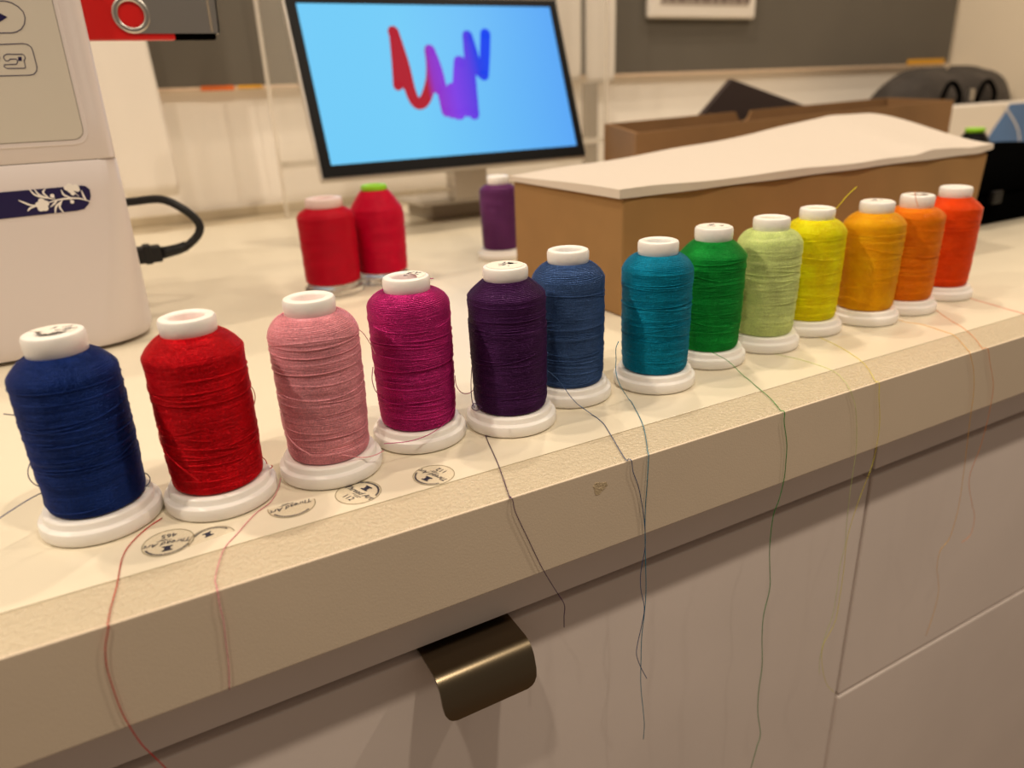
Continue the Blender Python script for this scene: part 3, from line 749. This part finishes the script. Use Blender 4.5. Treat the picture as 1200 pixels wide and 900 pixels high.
pan = local(mesh_obj('control_panel', *prism_xz_g(rpanel(-0.2967, -0.0010, 0.1815, 0.3866, 0.008), MY0 - 0.0014, MY0 + 0.001), M_PANEL), mc)
YI0, YI1 = MY0 - 0.0016, MY0 - 0.0013
def sub(o, parent):
    o.parent = parent
    o.matrix_parent_inverse = parent.matrix_world.inverted()
    return o
bpy.context.view_layer.update()
def stroke(path, w, y0, y1):
    return ribbon_xz_g(path, w, y0, y1, 1, False)
b1 = sub(mesh_obj('play_button_outline', *stroke(DATA['icons'][0], 0.0003, YI0, YI1), M_NAVYINK), pan)
b2 = sub(mesh_obj('machine_button_outline', *stroke(DATA['icons'][1], 0.0003, YI0, YI1), M_NAVYINK), pan)
b3 = sub(mesh_obj('machine_icon', *join([stroke(DATA['icons'][2], 0.0003, YI0, YI1), prism_xz_g(DATA['sq'], YI0, YI1),
     prism_xz_g(disc_xz(-0.0472, 0.2440, 0.0019), YI0, YI1)]), M_NAVYINK), pan)
b4 = sub(mesh_obj('play_icon', *prism_xz_g(DATA['play'], YI0, YI1), M_NAVYINK), pan)
strip = local(mesh_obj('decor_strip', *prism_xz_g(DATA['strip'][:5] + [[-0.30, 0.1446], [-0.30, 0.1236]] + DATA['strip'][7:], MY0 - 0.0005, MY0 + 0.001), M_NAVYINK), mc)
strip['label'] = 'navy blue strip'
bpy.context.view_layer.update()
vines = [ribbon_xz_g(p, 0.00075, MY0 - 0.0008 - 0.00002 * i, MY0 - 0.0004 + 0.000005 * i) for i, p in enumerate(DATA['vine'])]
for i, (x, z, r) in enumerate(DATA['vine_dots']):
    vines.append(prism_xz_g(disc_xz(x, z, r), MY0 - 0.00115 - 0.00002 * i, MY0 - 0.0002 - 0.000005 * i))
fl = sub(mesh_obj('floral_print', *join(vines), M_WHITEINK), strip)
fl['label'] = 'white flowering vine print'

# black cable looping out of the machine
cb = empty('power_cable', (0.03, 0.86, 0.06), 'black cable with plug looping from the side of the sewing machine', 'cable')
cp = [(0.016, 0.88, 0.1125), (0.030, 0.875, 0.1135), (0.055, 0.86, 0.1145), (0.0735, 0.85, 0.1035), (0.0850, 0.85, 0.0885), (0.0828, 0.85, 0.0770), (0.0702, 0.85, 0.0665), (0.0590, 0.85, 0.0635), (0.045, 0.85, 0.0620)]
local(mesh_obj('cord', *tube_g(catmull(cp, 8), 0.0042, 10), M_RUBBER, smooth=True), cb)
local(mesh_obj('strain_relief', *tube_g([(0.0690, 0.85, 0.0662), (0.060, 0.85, 0.0638), (0.050, 0.85, 0.0625), (0.044, 0.85, 0.0620)], 0.0052, 12, 0.0064), M_RUBBER, smooth=True), cb)
local(box('plug', 0.0205, 0.044, 0.842, 0.858, 0.0540, 0.0705, M_RUBBER, bevel=0.002), cb)
local(box('grip_ridge', 0.0270, 0.0345, 0.8412, 0.8588, 0.0530, 0.0722, M_RUBBER, bevel=0.0015), cb)

# usb stick plugged into the side
us = empty('usb_stick', (0.02, 0.80, 0.28), 'red usb stick with swivelling steel cover plugged into the sewing machine', 'usb stick')
YU0, YU1 = 0.7940, 0.8060
local(box('red_body', 0.0192, 0.0905, YU0, YU1, 0.2597, 0.3000, M_RED, bevel=0.0015), us)
local(box('connector_housing', 0.0905, 0.1255, YU0 + 0.0006, YU1 - 0.0006, 0.2600, 0.2990, M_BLACK, bevel=0.0006), us)
ring = []
RC = (0.0572, 0.2800)
V, F = [], []
nseg = 40
for (r, y) in ((0.0105, YU0 - 0.0003), (0.0105, YU0 - 0.0018), (0.0118, YU0 - 0.0026), (0.0138, YU0 - 0.0026), (0.0152, YU0 - 0.0018), (0.0152, YU0 - 0.0003)):
    for k in range(nseg):
        a = 2 * math.pi * k / nseg
        V.append((RC[0] + r * math.cos(a), y, RC[1] + r * math.sin(a)))
for i in range(6):
    j = (i + 1) % 6
    for k in range(nseg):
        k2 = (k + 1) % nseg
        F.append((i * nseg + k, j * nseg + k, j * nseg + k2, i * nseg + k2))
sw = empty('swivel_cover')
bpy.data.objects.remove(sw, do_unlink=True)
# plate outline with a semicircular bite that leaves the ring free
pl = [(RC[0] + 0.0152 * math.cos(a), RC[1] + 0.0152 * math.sin(a)) for a in np.linspace(math.radians(-90), math.radians(90), 20)]
pl = [(RC[0], RC[1] - 0.0152)] + [(0.1285, 0.2648), (0.1290, 0.2652), (0.1305, 0.2952), (RC[0], RC[1] + 0.0152)]
bite = [(RC[0] + 0.0140 * math.cos(a), RC[1] + 0.0140 * math.sin(a)) for a in np.linspace(math.radians(90), math.radians(-90), 20)]
plate = prism_xz_g([(p[0], p[1]) for p in (pl + bite)], YU0 - 0.0013, YU0 - 0.0004)
back = prism_xz_g([(RC[0], RC[1] - 0.0152), (0.1285, 0.2648), (0.1305, 0.2952), (RC[0], RC[1] + 0.0152)], YU1 + 0.0004, YU1 + 0.0013)
endp = tube_g([(0.1287, 0.80, 0.2650), (0.1303, 0.80, 0.2952)], 0.0001, 4)
endc = prism_xz_g([(0.1278, 0.2649), (0.1292, 0.2650), (0.1308, 0.2952), (0.1294, 0.2952)], YU0 - 0.0013, YU1 + 0.0013)
swv = local(mesh_obj('swivel_cover', *join([(V, F), plate, back, endc]), M_STEEL), us)
groove = local(box('cover_groove', 0.1215, 0.1235, YU0 - 0.0016, YU0 - 0.0012, 0.2660, 0.2945, M_GREY), us)

# ---------------------------------------------------------------- monitor in its acrylic stand
tilt = math.atan2(0.088, 0.24)
mo = empty('monitor', (0.2885, 1.1, 0.0985), 'black framed monitor showing a red to blue scribble on a sky blue screen', 'monitor')
mo.rotation_euler = (-tilt, 0, 0)
MW, MH = 0.4565, 0.262
box('silver_frame', -0.0025, MW + 0.0025, 0.003, 0.016, -0.0045, MH + 0.002, M_SILVER, mo, bevel=0.003)
# bezel with opening
def frame_g(x0, x1, z0, z1, bx0, bx1, bz0, bz1, y0, y1):
    return join([box_g(x0, x1, y0, y1, z0, bz0), box_g(x0, x1, y0, y1, bz1, z1), box_g(x0, bx0, y0, y1, bz0, bz1), box_g(bx1, x1, y0, y1, bz0, bz1)])
mesh_obj('bezel', *frame_g(0, MW, 0, MH, 0.0155, MW - 0.0135, 0.0172, MH - 0.010, 0.0, 0.0029), M_BEZEL, mo)
M_SCREEN = bpy.data.materials.new('lit sky blue screen')
M_SCREEN.use_nodes = True
nt = M_SCREEN.node_tree
b = nt.nodes['Principled BSDF']
b.inputs['Base Color'].default_value = (0.01, 0.01, 0.01, 1)
b.inputs['Roughness'].default_value = 0.3
b.inputs['Specular IOR Level'].default_value = 0.05
tcn = nt.nodes.new('ShaderNodeTexCoord')
sep = nt.nodes.new('ShaderNodeSeparateXYZ')
nt.links.new(tcn.outputs['Generated'], sep.inputs[0])
rmp = nt.nodes.new('ShaderNodeValToRGB')
rmp.color_ramp.elements[0].color = lin((116, 208, 253))
rmp.color_ramp.elements[1].color = lin((92, 172, 252))
rmp.color_ramp.elements[0].position = 0.35
nt.links.new(sep.outputs['X'], rmp.inputs['Fac'])
nt.links.new(rmp.outputs['Color'], b.inputs['Emission Color'])
b.inputs['Emission Strength'].default_value = 0.95
scr = box('screen', 0.0150, MW - 0.0130, 0.0020, 0.0028, 0.0168, MH - 0.0096, M_SCREEN, mo)
# scribble drawn on the screen
M_SCRIB = bpy.data.materials.new('lit scribble red to blue')
M_SCRIB.use_nodes = True
nt = M_SCRIB.node_tree
b = nt.nodes['Principled BSDF']
b.inputs['Specular IOR Level'].default_value = 0.05
b.inputs['Base Color'].default_value = (0.01, 0.01, 0.01, 1)
tcn = nt.nodes.new('ShaderNodeTexCoord')
sep = nt.nodes.new('ShaderNodeSeparateXYZ')
nt.links.new(tcn.outputs['Generated'], sep.inputs[0])
rmp = nt.nodes.new('ShaderNodeValToRGB')
els = rmp.color_ramp.elements
els[0].color = lin((184, 26, 48))
els[0].position = 0.30
els[1].color = lin((10, 72, 252))
els[1].position = 0.92
for pos, cc in ((0.37, (152, 52, 205)), (0.55, (132, 66, 240)), (0.72, (98, 64, 235)), (0.82, (34, 66, 240))):
    q = els.new(pos)
    q.color = lin(cc)
nt.links.new(sep.outputs['X'], rmp.inputs['Fac'])
nt.links.new(rmp.outputs['Color'], b.inputs['Emission Color'])
b.inputs['Emission Strength'].default_value = 0.9
parts = []
for li, s in enumerate(DATA['strokes']):
    w = 0.0088 if li not in (0, 1) else 0.0074
    y0 = 0.0012 - 0.00002 * li
    parts.append(ribbon_xz_g(s, w, y0, 0.0019, 8, False))
    for q in (s[0], s[-1]):
        parts.append(prism_xz_g(disc_xz(q[0], q[1], w), y0, 0.0019))
scb = mesh_obj('scribble', *join(parts), M_SCRIB)
scb.parent = scr
# stand below the screen
bpy.context.view_layer.update()
def keep(o, parent):
    o.parent = parent
    o.matrix_parent_inverse = parent.matrix_world.inverted()
    return o
box('rear_shell', 0.08, 0.38, 0.0165, 0.045, 0.04, 0.22, M_GREY, mo, bevel=0.01)
keep(box('stand_neck', 0.535, 0.600, 1.190, 1.225, 0.032, 0.16, M_SILVER, bevel=0.004), mo)
keep(box('stand_foot', 0.500, 0.680, 1.215, 1.330, 0.0005, 0.0265, M_GREY, bevel=0.003), mo)
keep(box('stand_ledge', 0.478, 0.665, 1.20, 1.33, 0.0268, 0.0315, M_SILVER, bevel=0.001), mo)
keep(box('clear_shelf', 0.490, 0.645, 1.195, 1.25, 0.0318, 0.0530, M_ACRYL, bevel=0.001), mo)
keep(box('clear_shelf_edge', 0.490, 0.645, 1.192, 1.1946, 0.0505, 0.0535, M_ACRYLEDGE), mo)

# acrylic sheet standing against the wall behind the monitor
ac = empty('acrylic_panel', (0.66, 1.444, 0), 'clear acrylic panel standing against the wall behind the monitor', 'acrylic panel')
AX0, AX1 = 0.304, 1.030
local(box('sheet', AX0, AX1, 1.441, 1.446, 0.0005, 0.52, M_ACRYL), ac)
local(box('polished_edge', AX0 - 0.0052, AX0 - 0.0001, 1.440, 1.447, 0.0005, 0.52, M_ACRYLEDGE), ac)
local(box('polished_edge', AX1 + 0.0001, AX1 + 0.0052, 1.440, 1.447, 0.0005, 0.52, M_ACRYLEDGE), ac)
local(box('reflection_band', AX0 + 0.001, AX1 - 0.001, 1.4465, 1.452, 0.088, 0.100, M_ACRYLEDGE), ac)  # pale strip standing in for the reflection across the acrylic sheet

local(box('support_post', 0.985, 1.017, 1.4525, 1.470, 0.0005, 0.216, M_GREY, bevel=0.002), ac)

# ---------------------------------------------------------------- wall boards and hanging papers
fb = empty('felt_board', (1.2, WALL_Y, 0.22), 'grey felt board along the top of the back wall', 'felt board')
local(box('felt', -0.3, X1 - 0.025, WALL_Y - 0.020, WALL_Y - 0.001, 0.2335, 1.2, M_FELT), fb)
local(box('edge_strip', -0.3, X1 - 0.025, WALL_Y - 0.022, WALL_Y - 0.001, 0.2275, 0.2330, M_WOOD), fb)
YT = WALL_Y - 0.0235
def tape(x0, x1, z0, z1, material, label):
    tag(box('tape_strip', x0, x1, YT, WALL_Y - 0.0225, z0, z1, material), label, 'tape', 'bits of coloured tape along the board edge')
tape(0.198, 0.255, 0.2262, 0.2345, M_ORANGETAPE, 'orange bit of tape on the felt board edge, left of the monitor')
tape(0.262, 0.305, 0.2285, 0.2340, M_YELLOWTAPE, 'thin yellow bit of tape beside the orange tape left of the monitor')
tape(2.16, 2.335, 0.2320, 0.2470, M_YELLOWTAPE, 'yellow bit of tape on the felt board edge near the right corner')

sg = empty('wall_sign', (1.36, 1.512, 0.36), 'white sign with a band of grey lettering on the felt board', 'sign')
local(box('sign_card', 1.190, 1.522, 1.497, 1.5145, 0.349, 0.62, M_PAPER, bevel=0.006, bseg=3), sg)
M_BAND = mat('grey printed band', (176, 164, 152), rough=0.7)
M_LETTER = mat('grey brown lettering', (120, 104, 98), rough=0.7)
bd = local(box('printed_band', 1.220, 1.495, 1.4963, 1.4968, 0.3760, 0.56, M_BAND), sg)
bpy.context.view_layer.update()
lt = []
rg = random.Random(4)
xq = 1.228
for wd in (0.012, 0.020, 0.026, 0.010, 0.020, 0.030, 0.018, 0.024, 0.012, 0.024, 0.020):
    lt.append(prism_xz_g(rpanel(xq, xq + wd, 0.383, 0.44, 0.0045, 4), 1.4958, 1.4962))
    xq += wd + 0.0055
keep(mesh_obj('lettering', *join(lt), M_LETTER), bd)

def soft_sheet(name, x0, x1, z0, z1, y, th, material, parent, amp=0.004, seed=1, rb=0.01, skew=0.0):
    rg = random.Random(seed)
    nx, nz = 14, 26
    V, F = [], []
    ph = [rg.uniform(0, 6) for _ in range(4)]
    def pt(u, v, back):
        x = x0 + (x1 - x0) * u + skew * v
        z = z0 + (z1 - z0) * v
        if v < 0.08:
            k = (0.08 - v) / 0.08
            x += (0.5 - u) * 2 * rb * (1 - math.sqrt(max(0, 1 - k * k)))
        d = amp * (math.sin(7 * u + ph[0] + 2 * v) * 0.6 + math.sin(3 * v + 4 * u + ph[1]) * 0.5)
        edge = min(u, 1 - u, v * 2)
        t = th * (0.35 + 0.65 * min(1, edge * 6))
        return (x, y + d + (t if back else 0), z)
    for back in (0, 1):
        for j in range(nz + 1):
            for i in range(nx + 1):
                V.append(pt(i / nx, j / nz, back))
    o_ = (nx + 1) * (nz + 1)
    for j in range(nz):
        for i in range(nx):
            a = j * (nx + 1) + i
            F.append((a, a + 1, a + nx + 2, a + nx + 1))
            F.append((a + o_, a + o_ + nx + 1, a + o_ + nx + 2, a + o_ + 1))
    bd_ = [i for i in range(nx + 1)] + [(j) * (nx + 1) + nx for j in range(1, nz + 1)] + [nz * (nx + 1) + i for i in range(nx - 1, -1, -1)] + [j * (nx + 1) for j in range(nz - 1, 0, -1)]
    for q in range(len(bd_)):
        a, b_ = bd_[q], bd_[(q + 1) % len(bd_)]
        F.append((a, a + o_, b_ + o_, b_))
    return mesh_obj(name, V, F, material, parent, smooth=True)

tag(soft_sheet('hanging_pad', 0.034, 0.1265, 0.060, 0.62, 1.425, 0.05, M_PAPER, None, 0.003, 3, 0.006, -0.020),
    'soft white fabric pad hanging on the wall beside the sewing machine', 'fabric pad')
tag(soft_sheet('hanging_paper', 0.935, 0.995, 0.2215, 0.60, 1.488, 0.014, M_PAPER, None, 0.0015, 5, 0.006),
    'white hanging paper touching the right edge of the monitor', 'paper')
tag(soft_sheet('hanging_paper', 1.012, 1.088, 0.2135, 0.60, 1.488, 0.014, M_PAPER, None, 0.0015, 8, 0.006),
    'white hanging paper next to the felt board, second right of the monitor', 'paper')

# ---------------------------------------------------------------- cardboard box with white wadding on top
bxr = empty('cardboard_box', (0.69, 0.65, 0), 'closed kraft cardboard box standing behind the row of spools', 'cardboard box')
BX0, BX1, BY0, BY1, BZ = 0.411, 0.964, 0.548, 0.752, 0.1105
v = [(BX0, BY0, 0.0004), (BX1 - 0.010, BY0, 0.0004), (BX1 + 0.005, BY1, 0.0004), (BX0, BY1, 0.0004), (BX0, BY0, BZ), (BX1, BY0, BZ + 0.002), (BX1 + 0.035, BY1, BZ + 0.004), (BX0, BY1, BZ)]
f = [(0, 3, 2, 1), (4, 5, 6, 7), (0, 1, 5, 4), (1, 2, 6, 5), (2, 3, 7, 6), (3, 0, 4, 7)]
local(mesh_obj('carton', v, f, M_CARD, bevel=0.0025), bxr)
sb = np.array(DATA['sheet_back'])
sf = np.array(DATA['sheet_front'])
sl = np.array(DATA['sheet_frontlow'])
nx, ny = 60, 14
V, F = [], []
for lay in (1, 0):
    for j in range(ny + 1):
        vv = j / ny
        for i in range(nx + 1):
            u = i / nx
            xf = 0.4055 + (0.9665 - 0.4055) * u
            xb = 0.4075 + (1.0095 - 0.4075) * u
            zf = np.interp(xf, sf[:, 0], sf[:, 2])
            zl = np.interp(xf, sl[:, 0], sl[:, 2]) - 0.0006
            zb = np.interp(xb, sb[:, 0], sb[:, 2])
            zbl = zb - 0.006
            s = vv * vv * (3 - 2 * vv)
            s = 0.35 * vv + 0.65 * s
            zt = zf + (zb - zf) * s
            zlo = max(zl + (zbl - zl) * s, BZ + 0.0045 * u + 0.0003 + 0.0001)
            if j == 0:
                zlo = max(zl, BZ + 0.0025 * u + 0.0004)
            x = xf + (xb - xf) * vv
            y = (BY0 - 0.0025) + (BY1 + 0.002 - BY0 + 0.0025) * vv + 0.0012 * math.sin(31 * u) * (1 - vv)
            z = zt + 0.0006 * math.sin(23 * u + 5 * vv) if lay else zlo
            V.append((x, y, z))
o_ = (nx + 1) * (ny + 1)
for j in range(ny):
    for i in range(nx):
        a = j * (nx + 1) + i
        F.append((a, a + 1, a + nx + 2, a + nx + 1))
        F.append((a + o_, a + o_ + nx + 1, a + o_ + nx + 2, a + o_ + 1))
bdr = [i for i in range(nx + 1)] + [j * (nx + 1) + nx for j in range(1, ny + 1)] + [ny * (nx + 1) + i for i in range(nx - 1, -1, -1)] + [j * (nx + 1) for j in range(ny - 1, 0, -1)]
for q in range(len(bdr)):
    a, b_ = bdr[q], bdr[(q + 1) % len(bdr)]
    F.append((b_, a, a + o_, b_ + o_))
wad = mesh_obj('wadding_sheet', V, F, M_FOAM, smooth=True)
e = wad.modifiers.new('edges', 'EDGE_SPLIT')
e.split_angle = math.radians(50)
tag(wad, 'white wadding sheet lying on the kraft cardboard box, lifted at the back', 'wadding sheet')

# open brown tray behind it
ob = empty('open_carton', (1.1, 1.03, 0), 'open brown cardboard tray behind the white topped box', 'cardboard box')
FL, FR, BR, BL = (0.7365, 0.95, 0.138), (1.5188, 0.95, 0.1553), (1.470, 1.066, 0.1625), (0.790, 1.11, 0.1462)
def wallpanel(name, A, B, inward, th=0.006, notch=None, lower=0.012):
    """upright cardboard wall from A to B (top corners)"""
    A, B = np.array(A), np.array(B)
    n_ = np.array([inward[0], inward[1], 0.0]) * th
    tops = [(A + (B - A) * t) for t in np.linspace(0, 1, 40)]
    if notch:
        tn, rn = notch
        Lw = np.linalg.norm((B - A)[:2])
        out = []
        for t in np.linspace(0, 1, 160):
            p = A + (B - A) * t
            dd = abs(t - tn) * Lw
            if dd < rn:
                p = p - np.array([0, 0, math.sqrt(rn * rn - dd * dd)])
            out.append(p)
        tops = out
    V, F = [], []
    for p in tops:
        V += [tuple(p), (p[0], p[1], 0.0004), tuple(p + n_), (p[0] + n_[0], p[1] + n_[1], 0.0004)]
    for i in range(len(tops) - 1):
        a, b2 = i * 4, i * 4 + 4
        F += [(a, a + 1, b2 + 1, b2), (a + 2, b2 + 2, b2 + 3, a + 3), (a, b2, b2 + 2, a + 2), (a + 1, a + 3, b2 + 3, b2 + 1)]
    F += [(0, 2, 3, 1)]
    e_ = (len(tops) - 1) * 4
    F += [(e_, e_ + 1, e_ + 3, e_ + 2)]
    return local(mesh_obj(name, V, F, M_CARD2), ob)
wallpanel('front_wall', FL, FR, (0, 1))
wallpanel('rear_wall', BL, BR, (0.06, -1), notch=(0.444, 0.018))
wallpanel('end_wall', (FL[0] + 0.001, FL[1] + 0.007, FL[2]), (BL[0], BL[1] - 0.007, BL[2]), (1, -0.3))
wallpanel('end_wall', (FR[0] - 0.001, FR[1] + 0.007, FR[2]), (BR[0] - 0.0005, BR[1] - 0.007, BR[2]), (-1, -0.4))
v = [(FL[0] + 0.012, 0.962, 0.0005), (FR[0] - 0.014, 0.962, 0.0005), (BR[0] - 0.016, 1.05, 0.0005), (BL[0] + 0.016, 1.09, 0.0005)]
v += [(x, y, 0.004) for x, y, z in v]
local(mesh_obj('bottom', v, f, M_CARD2), ob)
# dark folder leaning behind the tray
V, F = [], []
Yd = 1.135
poly = [(1.1055, 0.2103), (1.000, 0.120), (0.985, 0.0006), (1.42, 0.0006), (1.40, 0.1350), (1.315, 0.1535)]
fo = mesh_obj('leaning_folder', *prism_xz_g(poly, Yd, Yd + 0.012), M_DARKPANEL, bevel=0.001)
tag(fo, 'dark brown folder with a pointed corner standing behind the brown tray', 'folder')

# ---------------------------------------------------------------- spools in the background
def bg_spool(name, x, y, desc, col, body, cap, capmat, basem, base_r, rough=0.4, capz=0.105, caph=0.010, cap_r=0.019, clear=False):
    sp = empty(name, (x, y, 0), desc, 'thread spool')
    TMb = mat('thread bg ' + desc[:14], col, rough=rough, spec=0.2, vary=(50, 0.08), bump=(500, 0.2, 0.0005))
    lathe('base_flange', flange_prof(base_r), basem, sp, 48)
    V1, F1 = winding_g(body, int(x * 1000) + 3, pitch=0.0008, seg=32, rad=0.00042, loose=6, bands=0.5)
    np_mesh('thread_winding', V1, F1, TMb, sp)
    lathe('thread_core', [(max(0.004, r - 0.0003), z) for r, z in body], TMb, sp, 48)
    lathe('cap', cap_prof(cap_r, capz - caph, capz, cap_r * 0.55), capmat, sp, 36, closed=True)
    return sp
body_a = [(0.027, 0.0126), (0.0300, 0.0150), (0.0305, 0.045), (0.0310, 0.080), (0.0306, 0.0855), (0.0285, 0.0895), (0.0200, 0.0945)]
bg_spool('thread_spool', 0.2125, 0.822, 'wide crimson spool with white cap on a clear base in front of the monitor', (198, 0, 38), body_a, 0, mat('pink white cap', (238, 214, 210), rough=0.35), M_CLEARBASE, 0.0325, cap_r=0.0200)
body_b = [(0.027, 0.0126), (0.0300, 0.0150), (0.0310, 0.050), (0.0312, 0.078), (0.0300, 0.0845), (0.0190, 0.1010), (0.0150, 0.1052)]
bg_spool('thread_spool', 0.2775, 0.842, 'crimson cone spool with lime green cap in front of the monitor', (212, 0, 54), body_b, 0, M_LIME, M_CLEARBASE, 0.0325, capz=0.1115, caph=0.006, cap_r=0.0150)
body_c = [(0.0215, 0.0126), (0.0232, 0.0150), (0.0240, 0.050), (0.0245, 0.086), (0.0225, 0.0900), (0.0150, 0.0945)]
bg_spool('thread_spool', 0.452, 0.868, 'violet thread spool half hidden behind the cardboard box', (104, 48, 104), body_c, 0, M_WHITEPLASTIC, M_WHITEPLASTIC, 0.0298, cap_r=0.0142)
bg_spool('thread_spool', 1.405, 0.830, 'black thread spool with lime green cap behind the right end of the cardboard box', (14, 14, 14), [(r * 0.93, z) for r, z in body_b], 0, M_LIME, M_CLEARBASE, 0.0310, capz=0.1115, caph=0.006, cap_r=0.0165)

# glass-headed pin lying by the crimson spool
pn = empty('ball_pin', (0.208, 0.9, 0.1), None, None)
bpy.data.objects.remove(pn, do_unlink=True)

# ---------------------------------------------------------------- things at the right end
bc = empty('black_case', (1.20, 0.68, 0), 'glossy black plastic case at the right end behind the red orange spool', 'case')
def rbox(name, x0, x1, y0, y1, zs, material, parent, r=0.03):
    secs_ = [(z, rrect(x0 + i_, x1 - i_, y0 + i_, y1 - i_, (r, r, r, r))) for z, i_ in zs]
    return loft(name, secs_, material, parent)
rbox('tray', 1.045, 1.42, 0.610, 0.80, [(0.0006, 0.006), (0.004, 0.001), (0.012, 0.0), (0.040, 0.0), (0.046, 0.004)], M_BLACK, bc)
rbox('lid', 1.040, 1.425, 0.605, 0.805, [(0.0462, 0.003), (0.050, 0.0), (0.062, 0.001), (0.080, 0.010), (0.090, 0.026), (0.093, 0.045)], M_BLACK, bc)
local(box('latch', 1.085, 1.108, 0.5985, 0.6065, 0.032, 0.050, M_BEZEL, bevel=0.002), bc)

pk = empty('package', (1.93, 1.12, 0), 'white package with a blue curved print beside the brown tray', 'package')
local(box('box_body', 1.700, 2.200, 1.100, 1.170, 0.0005, 0.1325, M_PAPER, bevel=0.003), pk)
poly = []
for t in np.linspace(0, 1, 16):
    a = math.radians(90 * t)
    poly.append((1.985 - 0.085 * math.sin(a) ** 1.2, 0.1300 - 0.125 * t))
poly = [(2.190, 0.1300)] + poly + [(2.190, 0.005)]
blue = local(mesh_obj('blue_print', *prism_xz_g(poly, 1.0985, 1.0999), M_BLUE), pk)
bpy.context.view_layer.update()
wl = [(1.955 + 0.10 * math.sin(t * 1.9), 0.128 - 0.118 * t) for t in np.linspace(0, 1, 9)]
keep(mesh_obj('white_curve', *ribbon_xz_g(wl, 0.0016, 1.0975, 1.0984, 4, False), M_WHITEINK), blue)

# dark soft bag on the package's far side
bgm = empty('soft_bag', (1.95, 1.31, 0), 'dark grey soft bag slumped in the right corner of the counter', 'bag')
V, F = [], []
nu, nv = 44, 18
for j in range(nv + 1):
    v_ = j / nv
    for i in range(nu):
        u = 2 * math.pi * i / nu
        ph = v_ * math.pi / 2
        cr = math.cos(ph) ** 0.55 if v_ < 1 else 0.02
        rx = 0.305 * cr ** 0.8 * (1 + 0.03 * math.sin(3 * u + 4 * v_))
        ry = 0.115 * cr * (1 + 0.06 * math.sin(5 * u + 3 * v_))
        z = 0.213 * math.sin(ph) ** 0.9 * (1 + 0.03 * math.sin(2 * u + 1) + 0.02 * math.sin(7 * u)) + 0.0006
        x = 2.065 + rx * math.cos(u)
        y = 1.325 + ry * math.sin(u) + 0.006 * math.sin(6 * u + 9 * v_) * (1 - v_)
        V.append((x, y, z))
for j in range(nv):
    for i in range(nu):
        i2 = (i + 1) % nu
        F.append((j * nu + i, j * nu + i2, (j + 1) * nu + i2, (j + 1) * nu + i))
F.append(tuple(range(nu - 1, -1, -1)))
F.append(tuple(nv * nu + i for i in range(nu)))
local(mesh_obj('bag_body', V, F, M_BAG, smooth=True), bgm)
for hx in (1.93, 2.08):
    P = [(hx - 0.035, 1.222, 0.110), (hx - 0.040, 1.214, 0.140), (hx - 0.020, 1.216, 0.176), (hx + 0.008, 1.218, 0.180), (hx + 0.032, 1.214, 0.150), (hx + 0.034, 1.222, 0.112)]
    local(mesh_obj('strap', *tube_g(catmull(P, 6), 0.006, 8), M_BLACK, smooth=True), bgm)
local(box('buckle', 1.995, 2.012, 1.206, 1.216, 0.135, 0.165, M_STEEL, bevel=0.002), bgm)
